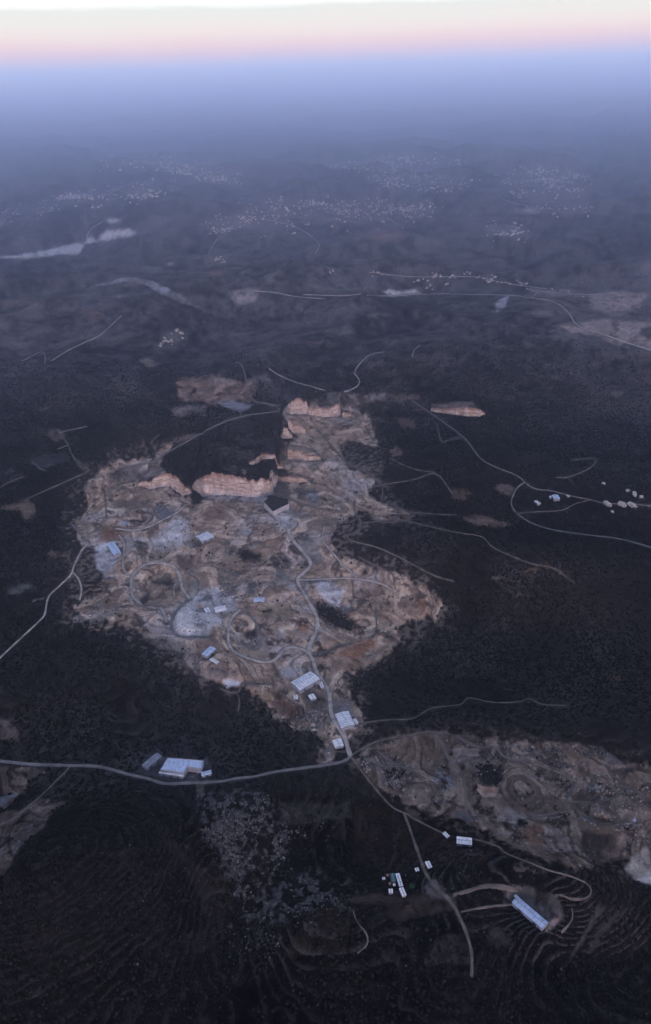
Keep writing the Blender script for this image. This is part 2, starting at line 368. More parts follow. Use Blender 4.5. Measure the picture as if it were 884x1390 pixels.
 (P('J', '230 400 275 405 265 445 215 445'), (.018, .017, .018), .6, 1, 's'),
 (P('J', '225 472 270 440 350 420 350 540 285 535'), (.125, .068, .042), 1.2, 3, 's'),
 (P('J', '35 242 80 262 140 250 122 296 52 282'), (.26, .17, .12), .7, 1, 's'),
 (P('J', '20 150 90 130 160 160 150 215 90 250 30 230'), (.020, .020, .022), 1.5, 4, 's'),
 (P('J', '640 570 700 505 748 530 720 590 660 600'), (.13, .09, .07), 1.5, 3, 's'),
 (P('J', '530 480 600 470 700 490 640 560 660 630 580 620 530 560'), (.055, .045, .04), 2, 4, 's'),
 (P('J', '752 650 800 590 856 535 875 560 884 620 830 700 812 705'), (.26, .235, .21), 1, 2, 's'),
 (P('J', '812 705 884 640 960 600 960 800 884 730'), (.32, .31, .30), 1, 2, 's'),
 (P('J', '550 395 590 395 600 425 560 415'), (.30, .32, .38), .8, 3, 'd'),
 (P('J', '790 400 840 400 840 435 800 430'), (.22, .24, .29), .8, 3, 'd'),
 (P('J', '590 40 640 50 740 130 700 125 640 80'), (.11, .11, .12), 1, 3, 's'),
 (P('J', '570 240 640 200 600 280 560 290'), (.13, .14, .15), 2, 5, 'd'),
 (P('J', '460 270 500 270 490 310 460 300'), (.15, .145, .14), 1.5, 3, 'd'),
 (P('J', '100 300 300 280 420 300 410 370 280 385 170 345'), (.085, .065, .055), 2, 4, 's'),
 (P('I', '100 240 260 200 420 300 470 340 380 400 260 400 150 300'), (.085, .074, .068), 2, 5, 'q'),
 (P('I', '240 385 300 370 450 400 380 480 280 440'), (.085, .075, .070), 2, 5, 's'),
 (P('I', '560 360 660 340 700 430 600 450'), (.11, .115, .13), 2, 5, 'd'),
 (P('I', '680 600 730 575 800 600 850 630 780 650'), (.105, .10, .105), .8, 1, 's'),
 (P('I', '290 345 330 310 410 340 400 370 320 400'), (.025, .023, .023), 1.5, 4, 'd'),
 # lower fields and tracks
 (P('CC', '150 62 230 100 330 150 420 170 380 205 240 205 200 160'), (.022, .0130, .0095), 1.5, 2, 'f'),
 (P('CC', '0 20 80 20 150 70 190 150 190 210 100 225 0 200'), (.020, .0150, .0120), 2, 3, 'f'),
 (P('K', '-40 392 60 376 130 368 250 385 400 378 480 385 545 385 575 470 480 478 300 512 250 540 170 505 130 425 0 432 -40 420'), (.042, .034, .030), 1.5, 2, 's'),
 (P('K', '270 415 320 420 320 450 270 450'), (.045, .026, .020), 1, 2, 'd'),
 (P('K', '380 330 440 300 500 350 560 390 560 440 480 400 400 370'), (.085, .080, .082), 1, 3, 's'),
 (P('K', '490 600 600 590 640 700 640 760 380 760 390 690'), (.036, .032, .028), 2, 3, 'f'),
 (P('L', '130 240 190 245 260 260 380 300 420 410 360 480 320 490 140 330 100 300'), (.068, .066, .068), 1, 2, 's'),
 (P('L', '255 285 300 280 380 320 400 360 340 370 260 320'), (.055, .053, .053), .8, 1, 's'),
 (P('L', '320 490 330 450 395 400 400 425 345 480'), (.19, .15, .14), .6, 1, 's'),
 (P('L', '440 640 500 540 560 420 600 350 640 370 590 430 540 520 470 620'), (.052, .048, .050), 1, 3, 's'),
 (P('L', '600 480 700 380 720 400 640 500 560 610 480 680'), (.040, .038, .040), 1.5, 3, 's'),
 (P('L', '20 460 80 460 140 560 80 600 20 540'), (.035, .035, .036), 2, 4, 's'),
 (P('T', '350 130 400 130 440 190 480 200 490 250 560 265 575 300 580 420 500 470 420 440 520 400 500 330 470 270 420 200'), (.024, .021, .019), 2, 2, 'f'),
 (P('T', '700 90 880 90 884 130 700 150'), (.030, .030, .027), 3, 4, 'f'),
 (P('T', '500 50 640 50 700 130 710 210 660 255 585 275 535 190 500 120'), (.040, .040, .044), 10, 22, 'd'),
 (P('T', '600 290 780 270 884 320 860 360 700 380 610 395'), (.040, .039, .042), 10, 22, 'd'),
 (P('T', '760 370 860 340 884 360 860 470 700 479 740 420'), (.026, .022, .018), 2, 4, 'f'),
 (P('M', '30 300 75 230 130 130 200 95 300 165 480 180 640 185 690 320 720 370 480 390 280 380 140 330'), (.055, .055, .062), .7, 1, 's'),
 (P('M', '480 320 560 290 590 370 500 385'), (.085, .085, .085), .7, 1, 's'),
 (P('px', '265 1064 278 1064 276 1086 268 1090'), (.07, .065, .06), 1, 2, 's'),
]

def poly_sdf(poly, x, y):
    """signed distance in picture units, positive inside"""
    p = np.asarray(poly); q = np.roll(p, -1, 0)
    d2 = np.full(x.shape, 1e18); inside = np.zeros(x.shape, bool)
    for (ax, ay), (bx, by) in zip(p, q):
        ex, ey = bx - ax, by - ay; L2 = ex * ex + ey * ey + 1e-9
        t = np.clip(((x - ax) * ex + (y - ay) * ey) / L2, 0, 1)
        d2 = np.minimum(d2, (x - ax - t * ex) ** 2 + (y - ay - t * ey) ** 2)
        c = (ay > y) != (by > y)
        xi = ax + (y - ay) * ex / (ey if abs(ey) > 1e-9 else 1e-9)
        inside ^= c & (x < xi)
    return np.where(inside, 1, -1) * np.sqrt(d2)

def line_dist(line, x, y):
    p = np.asarray(line); d2 = np.full(x.shape, 1e18)
    for (ax, ay), (bx, by) in zip(p[:-1], p[1:]):
        ex, ey = bx - ax, by - ay; L2 = ex * ex + ey * ey + 1e-9
        t = np.clip(((x - ax) * ex + (y - ay) * ey) / L2, 0, 1)
        d2 = np.minimum(d2, (x - ax - t * ex) ** 2 + (y - ay - t * ey) ** 2)
    return np.sqrt(d2)

# roads: (line, width px, tone, label)
ROADS = [
 (P('S', '-60 272 0 275 130 288 280 293 400 298 520 330 590 345 660 365 760 362 884 357') + P('BB', '75 602 150 595 250 572 380 553 480 540 560 525 590 508 600 495'), 5.2, 'grey', 'pale grey road running past the large white factory to the junction'),
 (P('N', '560 1085 520 960 480 840 410 740 365 640 345 440 270 310 220 240 180 120 150 60') + P('F', '790 235 800 190 845 100 835 10') + P('D', '838 600 780 490 730 410 730 370 805 300 780 240 700 150 660 70 630 45'), 6.0, 'tan', 'pale haul road winding up through the middle of the quarry'),
 (P('D', '670 85 700 75 718 45 700 10 660 -10 620 -10'), 4, 'tan', 'short hooked spur at the top of the haul road'),
 (P('F', '795 250 750 225 700 213 650 225 590 290 520 305 420 280 340 240 312 190 312 100 330 40 380 -10'), 4.5, 'tan', 'curved quarry track below the spoil mounds'),
 (P('F', '390 180 420 212 480 225 505 190 510 150 490 100 470 60 430 20 400 10'), 3.5, 'grey', 'hooked track round the small grey pit'),
 (P('E', '560 470 530 385 470 378 400 355 350 300 345 240 350 185 420 122 510 106 590 125 640 180 652 260 700 325'), 4.2, 'tan', 'ring track round the oval pit'),
 (P('E', '640 190 600 260 610 310'), 3, 'tan', 'spur inside the oval pit'),
 (P('E', '700 325 640 370 595 430 588 500 625 545 700 552 820 548'), 4, 'grey', 'track curling round the white dust heap'),
 (P('E', '350 180 310 165 296 110 305 0') + P('A', '385 590 360 560'), 3.2, 'tan', 'track beside the blue-roofed shed on the quarry edge'),
 (P('A', '340 520 440 530 540 510 620 470 700 430 760 380'), 3.2, 'tan', 'track crossing the upper quarry floor'),
 (P('A', '270 280 280 350 285 450'), 2.2, 'tan', 'thin track down the north west quarry slope'),
 (P('A', '420 400 560 390 570 440 520 500'), 2, 'tan', 'short bend on the upper quarry floor'),
 (P('A', '80 495 120 540 180 600'), 2.6, 'grey', 'short track along the western quarry rim'),
 (P('A', '310 280 400 280 440 300 455 330'), 2.2, 'tan', 'short curved bench track under the small cliff'),
 (P('R', '-60 910 0 855 100 760 240 630 270 590 290 490 350 430 430 350 440 310 490 210 530 165'), 3.6, 'tan', 'track climbing from the western slope to the quarry'),
 (P('R', '440 345 468 370 490 440 478 510'), 3.2, 'tan', 'short dead-end branch of the western track'),
 (P('R', '440 310 400 235'), 1.8, 'tan', 'faint stub off the western track'),
 (P('BB', '600 500 660 580 740 680 800 740 884 775') + P('CC', '160 58 240 100 290 122'), 3.4, 'tan', 'track running down from the junction to the small white house'),
 (P('CC', '150 52 168 100 185 150 220 240 250 275 285 310 320 370 345 440 352 490 350 540'), 4.2, 'tan', 'straight track down the lowest valley'),
 (P('K', '545 382 640 355 700 335 760 332 840 345 880 352'), 4.6, 'tan', 'track to the head of the long blue-roofed barn'),
 (P('K', '585 475 700 450 780 440 862 433'), 3.2, 'tan', 'lower track to the long blue-roofed barn'),
 (P('L', '-60 0 0 15 70 40 100 70 250 130 340 165 450 195 540 235 565 275 540 310 460 318 400 295 365 302'), 2.6, 'tan', 'hairpin track round the terraced knoll'),
 (P('L', '400 495 450 445 465 400 460 370'), 2.0, 'tan', 'short terrace track east of the barn'),
 (P('BB', '578 388 600 365 640 350 760 332 884 325') + P('Z', '70 660 180 645 205 620 300 638 400 635 430 622 480 645 570 650'), 2.6, 'tan', 'thin track crossing the dark hillside east of the junction'),
 (P('BB', '606 492 650 465 720 430 790 415 884 400') + P('I', '480 110 560 105 640 118 700 130 800 185 884 200') + P('J', '120 55 180 110 300 130 400 165 480 200 500 260 470 300'), 3.4, 'tan', 'track along the top of the eastern rock yard'),
 (P('J', '470 320 600 325 700 300 745 255 800 255 860 310 884 340 940 400'), 3.2, 'tan', 'track to the pale spoil heap in the eastern rock yard'),
 (P('J', '470 320 430 370 340 390 280 390'), 3.5, 'tan', 'short branch in the middle of the eastern rock yard'),
 (P('J', '500 340 560 390 640 430 720 420 760 395'), 3.0, 'tan', 'curving branch above the round pit in the rock yard'),
 (P('I', '560 110 620 170 650 250 720 330 760 440 765 580'), 4.0, 'tan', 'track dropping through the rubble of the rock yard'),
 (P('I', '210 200 330 290 480 350'), 3.0, 'tan', 'diagonal track over the western rubble of the rock yard'),
 (P('W', '220 35 300 90 380 150 430 210 520 250') + P('O', '140 150 180 180 230 195 290 200 430 235 520 252 620 275 760 278 884 290 940 296'), 2.2, 'grey', 'road past the small white farm sheds on the eastern ridge'),
 (P('O', '140 150 90 190 60 270 90 330 180 390 300 430 500 460 700 485 884 535 960 555'), 3.0, 'grey', 'road curving down the dark eastern slope'),
 (P('O', '90 335 200 325 360 315 430 280 520 255'), 1.8, 'tan', 'thin loop below the farm sheds'),
 (P('O', '320 122 400 120 500 80 555 40 550 10 420 20'), 1.8, 'tan', 'thin track on the slope above the farm sheds'),
 (P('W', '305 110 318 160 340 152 370 148'), 1.6, 'tan', 'small hook on the ridge north of the farm sheds'),
 (P('W', '100 228 155 275 155 320'), 2.0, 'tan', 'short track dropping beside the red quarry lobe'),
 (P('W', '155 275 240 262 300 245 330 275 350 305'), 2.0, 'tan', 'track over the dark spur east of the quarry'),
 (P('W', '180 205 240 232 300 242'), 1.2, 'tan', 'faint track on the northern spur'),
 (P('H', '-80 640 0 630 120 605 180 570 350 470 520 380 600 350 700 325 800 312 884 298') , 3.0, 'grey', 'straight road behind the dark hill above the cliffs'),
 (P('C', '180 162 130 130 50 115 0 80') + P('H', '660 30 620 10'), 2.0, 'grey', 'northern continuation of the hill road'),
 (P('H', '650 330 645 300 600 290'), 2, 'grey', 'short link to the pale northern yard'),
 (P('H', '880 270 820 258 740 250 700 225'), 2, 'tan', 'link track into the red northern quarry'),
 (P('H', '170 568 130 525 120 480 165 440'), 1.2, 'tan', 'thin footpath off the hill road'),
 (P('G', '272 0 270 60 310 130 290 190 240 200 228 215 240 236 420 285 600 370 730 440 870 485'), 2.4, 'tan', 'track zigzagging down the dark eastern spur'),
 (P('G', '470 15 600 65 740 80 884 85'), 1.8, 'tan', 'thin ridge track beyond the pink outcrop'),
 (P('G', '300 135 420 125 560 120 700 150 884 190') + P('Z', '260 25 300 65 430 120 520 140 600 195'), 1.8, 'tan', 'thin track running east below the pink outcrop'),
 (P('G', '90 160 80 230 130 300 210 390 290 460'), 3.0, 'tan', 'quarry track down the eastern benches'),
 (P('G', '-80 470 0 475 160 465 290 468 440 500 500 540'), 3.0, 'tan', 'level track across the eastern benches'),
 (P('G', '300 340 440 410 500 440 510 490'), 2.0, 'tan', 'edge track on the eastern quarry rim'),
 (P('Y', '340 515 400 510 440 490 520 470 580 440 580 350'), 2.4, 'tan', 'bench track above the orange bank'),
 (P('C', '400 280 450 330 490 380 540 440 580 480 690 530 740 570 790 610'), 2.6, 'tan', 'track through the red northern quarry lobe'),
 (P('C', '690 260 740 350'), 1.6, 'tan', 'short rim track of the red lobe'),
 (P('C', '330 390 400 420 440 470'), 2.0, 'tan', 'short bench track under the middle face'),
 (P('B', '590 520 700 560 800 580 884 600'), 2.4, 'tan', 'track east of the mesa in the upper quarry'),
 (P('B', '330 640 360 590 420 560 470 590 500 640'), 2.2, 'grey', 'track round the foot of the mesa'),
 (P('V', '-60 300 40 303 100 300 160 304 300 298 400 300 500 302 560 310 620 320 660 350 685 385 760 410 830 435 900 455'), 1.9, 'grey', 'far road past the ridge village'),
 (P('V', '560 310 580 292 640 296 700 300 840 302'), 1.5, 'grey', 'far branch road to the eastern clearing'),
 (P('V', '120 240 240 252 400 252 480 268 600 285'), 1.2, 'grey', 'street through the ridge village'),
 (P('V', '50 565 88 548 92 530 78 512 100 480 125 462 160 456'), 1.5, 'tan', 'winding track in the far valley'),
 (P('V', '235 470 240 450 256 438'), 1.0, 'tan', 'short track above the far valley'),
 (P('V', '470 30 480 42 540 58 620 70'), 1.2, 'grey', 'far road near the eastern town'),
 (P('U', '700 90 760 105 800 115 850 145 868 168 855 190'), 1.3, 'grey', 'far road dropping from the central town'),
 (P('U', '690 290 750 295 800 305 884 312'), 1.3, 'tan', 'far road on the hazy plain'),
 (P('U', '140 480 180 455 230 430 270 412 300 385 330 358'), .9, 'grey', 'road on the dark north western ridge'),
 (P('U', '235 145 250 120 280 102'), 1.2, 'grey', 'approach road of the far pale quarry'),
 (P('U', '590 150 570 180 555 200'), 1.0, 'tan', 'far field track'),
 (P('U', '730 500 760 520 810 540 884 560'), 1.2, 'tan', 'thin track north of the red quarry'),
 (P('Q', '230 185 255 220 275 250 290 290 330 325 355 350 300 378 230 410 150 445 112 462'), 2.0, 'tan', 'track from the walled plots to the quarry'),
 (P('Q', '235 200 290 186 350 174'), 1.6, 'grey', 'short lane between the walled plots'),
 (P('Q', '130 315 165 345 185 352'), 1.2, 'grey', 'lane round the grey plots'),
 (P('Q', '230 265 270 250'), 1.2, 'grey', 'short cross lane by the walled plots'),
 (P('Q', '290 290 310 320 340 350'), 1.4, 'tan', 'doubled track above the quarry corner'),
 (P('Q', '0 420 30 400 100 375'), 1.4, 'tan', 'track on the western rise'),
 (P('U', '60 480 118 455 122 490'), 1.0, 'tan', 'thin track on the far western slope'),
 (P('F', '260 462 300 480 370 490 392 430 440 432 600 440'), 2.8, 'tan', 'track along the southern quarry rim'),
 (P('F', '365 495 378 540 365 600'), 2.4, 'tan', 'short spur down from the southern quarry rim'),
 (P('F', '640 500 690 545 745 565'), 2.4, 'tan', 'short ramp below the large ribbed hall'),
 (P('N', '20 440 120 510 220 590 340 665'), 2.4, 'tan', 'yard lane behind the large ribbed hall'),
 (P('N', '310 1030 420 1035 530 1040'), 2.0, 'tan', 'lane below the small square shed'),
 (P('S', '-40 560 0 530 50 510 130 445 200 380 270 310 280 295'), 2.8, 'tan', 'track down from the main road on the west'),
 (P('K', '0 470 20 530 70 590 75 650 20 700'), 2.4, 'tan', 'field track in the bottom valley'),
]

def catmull(pts, step=1.6):
    p = np.asarray(pts, float)
    keep = [0] + [i for i in range(1, len(p)) if np.hypot(*(p[i] - p[i - 1])) > 0.8]; p = p[keep]
    q = np.vstack([2 * p[0] - p[1], p, 2 * p[-1] - p[-2]]); out = []
    for i in range(1, len(q) - 2):
        n = max(2, int(np.hypot(*(q[i + 1] - q[i])) / step))
        for t in np.linspace(0, 1, n, endpoint=False):
            a, b, c, d = q[i - 1], q[i], q[i + 1], q[i + 2]
            out.append(0.5 * ((2 * b) + (c - a) * t + (2 * a - 5 * b + 4 * c - d) * t * t + (-a + 3 * b - 3 * c + d) * t ** 3))
    out.append(p[-1]); return np.array(out)

U, V = project(GX, GY, Z)
INV = (U > -80) & (U < 964) & (V > 60) & (V < 1450)

def region(poly, soft=1.0, wob=0.0, seed=0, pad=20):
    p = np.asarray(poly); x0, y0 = p.min(0) - pad; x1, y1 = p.max(0) + pad
    m = (U > x0) & (U < x1) & (V > y0) & (V < y1) & INV
    if not m.any(): return m, np.zeros(0)
    s = poly_sdf(p, U[m], V[m])
    if wob:
        sc = H / np.maximum(GY[m], 300) ; k = np.hypot(GY[m], H) / FPX      # metres per picture unit
        s = s + wob * (fbm(GX[m] / k, GY[m] / k * 1.0, 26, 4, 70 + seed, gain=0.65))
    return m, sstep(-soft, soft, s)

rough = np.zeros_like(Z)
for poly, a in ((QUARRY, 1.0), (EASTQ, 0.8), (PATCH[0][0], .8), (PATCH[1][0], .6), (PATCH[7][0], .7)):
    m, w = region(poly, 5, 3, 3); rough[m] = np.maximum(rough[m], w * a)
rd = np.full_like(Z, 99.0)
for line, w, tone, lab in ROADS:
    c = catmull(line, 8); x0, y0 = c.min(0) - 14; x1, y1 = c.max(0) + 14
    m = (U > x0) & (U < x1) & (V > y0) & (V < y1)
    if m.any(): rd[m] = np.minimum(rd[m], line_dist(c, U[m], V[m]) - w * 0.5)
rough *= sstep(0.0, 7.0, rd)
N1 = fbm(WX * 1.0, WY * 0.7, 95, 5, 90, gain=0.55, sp=SPC)
N2 = fbm(GX + 25 * N1, GY - 25 * N1, 42, 4, 95, gain=0.6, sp=SPC)
BV = 2.4 * N1 + 1.3 * fbm(GX + 40 * N2, GY + 40 * N1, 210, 2, 97) + .35 * N2
BF = 1.9 * (2.4 * fbm(WX, WY * .8, 150, 2, 91, sp=SPC) + 1.3 * fbm(GX + 40 * N2, GY + 40 * N1, 210, 2, 97) + .3 * N1); bst = np.floor(BF); bfr = BF - bst
Z += rough * (6 * N1 + 4 * np.abs(N2) + 3.2 * (bst + sstep(.70, 1.0, bfr)) / 1.0 * .9)
# the oval pit, the grey pit and the round pit
def pit(px, py, rx, ry, depth, up=0.0):
    global Z
    c = cast(BASE, [(px, py)])[0]; a = cast(BASE, [(px + rx, py)])[0]; b = cast(BASE, [(px, py - ry)])[0]
    sx, sy = abs(a[0] - c[0]), abs(b[1] - c[1])
    r = np.hypot((GX - c[0]) / sx, (GY - c[1]) / sy)
    Z = Z - depth * (1 - sstep(0.62, 0.98, r)) + up * (1 - sstep(0.1, 0.5, r))
pit(216, 796, 33, 32, 16, 10)
pit(336, 868, 18, 14, 10)
pit(813, 1150, 30, 24, 12)
pit(352, 752, 14, 8, 8)
# small roughness everywhere: boulders, bushes' hummocks
Z += (1 - rough) * 0.9 * fbm(GX, GY, 16, 3, 44, sp=SPC)

# level pads under the buildings ------------------------------------------------------------------
# (roof outline, wall height, kind, label, category)
BUILD = [
 (P('N', '-10 312 170 218 238 302 18 432'), 11, 'ribbed', 'largest ribbed pale metal hall beside the haul road', 'hall'),
 (P('N', '400 655 542 620 592 750 475 792'), 9, 'ribbed', 'square pale metal warehouse on the east side of the haul road', 'warehouse'),
 (P('N', '588 712 608 700 636 736 614 756'), 5, 'plain', 'little pale shed tucked behind the square roadside warehouse', 'shed'),
 (P('N', '378 914 465 900 492 966 405 986'), 7, 'plain', 'small bright square shed just above the road junction', 'shed'),
 (P('N', '138 472 188 448 214 488 165 516'), 6, 'plain', 'small pale workshop in the yard south of the ribbed hall', 'workshop'),
 (P('N', '242 342 270 330 292 386 266 396'), 5, 'plain', 'narrow white hut on the road edge beside the ribbed hall', 'hut'),
 (P('N', '-8 470 28 468 32 505 -4 510'), 5, 'plain', 'tiny pale hut at the south west corner of the ribbed hall', 'hut'),
 (P('F', '152 250 200 205 234 222 180 268'), 8, 'blue', 'light blue metal shed at the southern foot of the white dust heap', 'shed'),
 (P('F', '194 286 214 280 256 300 236 312'), 4, 'plain', 'low narrow white hut below the light blue quarry shed', 'hut'),
 (P('D', '114 118 192 88 214 126 150 150'), 9, 'ribbed', 'white ribbed shed in the upper quarry beside the pale dust patch', 'shed'),
 (P('D', '224 548 288 535 296 562 232 578'), 8, 'plain', 'white oblong crusher house on the dust heap', 'crusher house'),
 (P('D', '164 560 190 552 202 576 178 586'), 7, 'plain', 'small white cube shed left of the crusher house', 'shed'),
 (P('D', '458 490 522 488 530 508 468 514'), 5, 'blue', 'low pale blue shed among the stone blocks in mid quarry', 'shed'),
 (P('A', '285 606 330 595 374 660 326 672'), 9, 'blue', 'blue roofed shed on the western rim of the quarry', 'shed'),
 (P('M', '72 240 200 142 252 156 130 268'), 8, 'grey', 'dull grey shed at the west end of the big roadside factory', 'shed'),
 (P('M', '578 305 655 288 692 308 602 332'), 6, 'blue', 'small pale blue shed at the east end of the big roadside factory', 'shed'),
 (P('K', '568 60 642 68 648 106 560 96'), 7, 'plain', 'white oblong house at the end of the valley track', 'house'),
 (P('K', '486 42 502 38 524 58 510 70'), 4, 'plain', 'little grey hut just before the white oblong valley house', 'hut'),
 (P('K', '392 202 412 194 428 226 408 236'), 5, 'plain', 'small white cabin close beside the lower valley track', 'cabin'),
 (P('K', '334 238 352 232 358 248 342 254'), 3.5, 'plain', 'tiny white hut across the track from the small cabin', 'hut'),
 (P('K', '231 266 248 262 270 330 250 336'), 5, 'plain', 'long thin white roofed shed in the valley farmyard', 'shed'),
 (P('K', '250 345 270 339 289 380 266 386'), 5, 'plain', 'shorter white roofed shed at the farmyard corner by the field', 'shed'),
 (P('K', '192 350 213 347 214 368 195 371'), 4, 'plain', 'low square white shed at the lower left of the farmyard', 'shed'),
 (P('K', '202 266 224 262 230 304 208 308'), 4, 'teal', 'dark teal roofed shed beside the long thin farmyard shed', 'shed'),
 (P('K', '158 286 170 284 172 296 160 298'), 3, 'plain', 'small pale shack on the left of the farmyard', 'shack'),
 (P('K', '178 268 192 265 194 277 181 279'), 3, 'rust', 'small rusty shack at the top of the farmyard', 'shack'),
 (P('K', '192 314 202 312 204 323 194 325'), 3, 'rust', 'small rusty shack in the middle of the farmyard', 'shack'),
 (P('K', '216 320 226 318 228 329 218 331'), 3, 'plain', 'small pale shack against the long thin farmyard shed', 'shack'),
 (P('L', '138 328 172 306 332 438 302 474'), 8, 'blue', 'very long blue roofed barn on a terrace of the knoll', 'barn'),
 (P('L', '148 298 160 294 178 308 166 314'), 4, 'plain', 'tiny white annex at the head of the long barn', 'annex'),
 (P('O', '300 222 336 221 346 240 314 248'), 9, 'blue', 'bright blue-white farm shed on the eastern ridge road', 'shed'),
 (P('O', '198 260 210 255 234 272 222 279'), 7, 'plain', 'narrow white farm shed set apart below the ridge road', 'shed'),
 (P('O', '285 231 296 230 298 238 288 239'), 5, 'plain', 'tiny hut touching the bright farm shed', 'hut'),
]
FACTORY = P('M', '300 182 612 206 592 274 470 258 440 310 236 284')
LEAN = P('M', '228 296 440 322 432 342 224 312')
def flatten_at(px, py, r_m):
    global Z
    c = cast(Z, [(px, py)])[0]
    d = np.hypot(GX - c[0], GY - c[1])
    Z = Z + (c[2] - Z) * (1 - sstep(r_m * 0.75, r_m * 1.5, d))
for q, h, kind, lab, cat in BUILD:
    qa = np.array(q); c = qa.mean(0)
    r = 0.5 * max(np.hypot(*(qa[i] - c)) for i in range(4)) * 2.3 * (1.0 if c[1] > 900 else 1.6)
    flatten_at(c[0], c[1] + 5, r)
fc = np.array(FACTORY).mean(0); flatten_at(fc[0], fc[1] + 6, 60)

ZF = Z
U, V = project(GX, GY, ZF)
INV = (U > -80) & (U < 964) & (V > 60) & (V < 1450)

# ------------------------------------------------------------------ land cover colours (soil, rock and scrub colours, plus painted-in haze lightening and vignette)
spk0 = fbm(GX, GY, 13, 3, 171, gain=0.8, sp=SPC)
n_a = fbm(WX, WY, 900, 4, 110, gain=0.6, sp=SPC); n_b = fbm(GX, GY, 150, 5, 120, gain=0.65, sp=SPC)
n_c = fbm(GX + 60 * n_b, GY, 340, 5, 130, gain=0.6, sp=SPC)
col = np.empty(Z.shape + (3,))
dark = np.array(DARK)
base = dark[None, None, :] * (1 + 0.6 * n_a[..., None] + 1.0 * n_b[..., None])
base = np.maximum(base, 0.004)
base += (np.array([.045, .042, .042]) * (sstep(.15, .7, spk0 + .5 * n_b) * sstep(-.3, .5, n_c))[..., None])
farm = sstep(0.12, 0.55, n_c + 0.25 * n_b)[..., None]
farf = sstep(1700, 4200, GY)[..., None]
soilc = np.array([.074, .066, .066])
base = base * (1 + 2.2 * farf)  # far ground lightened in its colour to make up for thin haze
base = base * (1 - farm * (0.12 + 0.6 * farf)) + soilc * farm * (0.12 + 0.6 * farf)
base = base * (1 - .64 * sstep(1040, 1110, V)[..., None])  # nearest ground darkened in the colour, like a lens vignette
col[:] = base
BRG = GX / (np.maximum(GY, 50) * cp + H * sp) * FPX; DEP = H / np.maximum(GY, 50) * FPX
PXN = fbm(BRG, DEP * 1.9, 46, 5, 200, gain=.62); PXM = fbm(BRG + 9 * PXN, DEP * 2.6 + 7 * PXN, 15, 4, 210, gain=.68); PXF = fbm(BRG + 3 * PXM, DEP * 2.8, 5.5, 3, 230, gain=.8) * sstep(5, 30, DEP); PXL = fbm(BRG, DEP * 1.5, 170, 4, 220)
farw = sstep(1500, 3200, GY)[..., None]
col *= np.maximum(1 + farw * (.8 * PXL[..., None] + .9 * PXN[..., None] + 1.5 * PXM[..., None] + 1.0 * PXF[..., None]), .22)
fld = (sstep(.10, .42, PXM + .5 * PXL + .3 * PXF) * sstep(2200, 4500, GY))[..., None]
col += (np.array([.092, .080, .080]) - col) * fld * .8
bare = np.zeros_like(Z); terr = np.zeros_like(Z); rock = np.zeros_like(Z)
# terraced land: all the far hills faintly, the near valley strongly
terr[:] = 0.32 * sstep(0.0, 0.5, n_a + 0.3)
for poly, a in ((P('px', '-60 1085 300 1075 480 1062 560 1095 700 1160 884 1205 960 1230 960 1450 -60 1450'), .38), (P('px', '560 1150 700 1150 860 1190 884 1300 700 1310 560 1240'), 1.0), (P('px', '320 1190 560 1200 600 1320 320 1320'), .7),
                (P('px', '600 520 884 520 940 700 700 640'), .75), (P('px', '560 460 884 470 884 530 560 520'), .5),
                (P('px', '0 940 260 930 300 1030 0 1030'), .5), (P('px', '160 600 300 560 200 480 0 520 0 600'), .4)):
    m, w = region(poly, 12, 8, 8); terr[m] = np.maximum(terr[m], w * a)

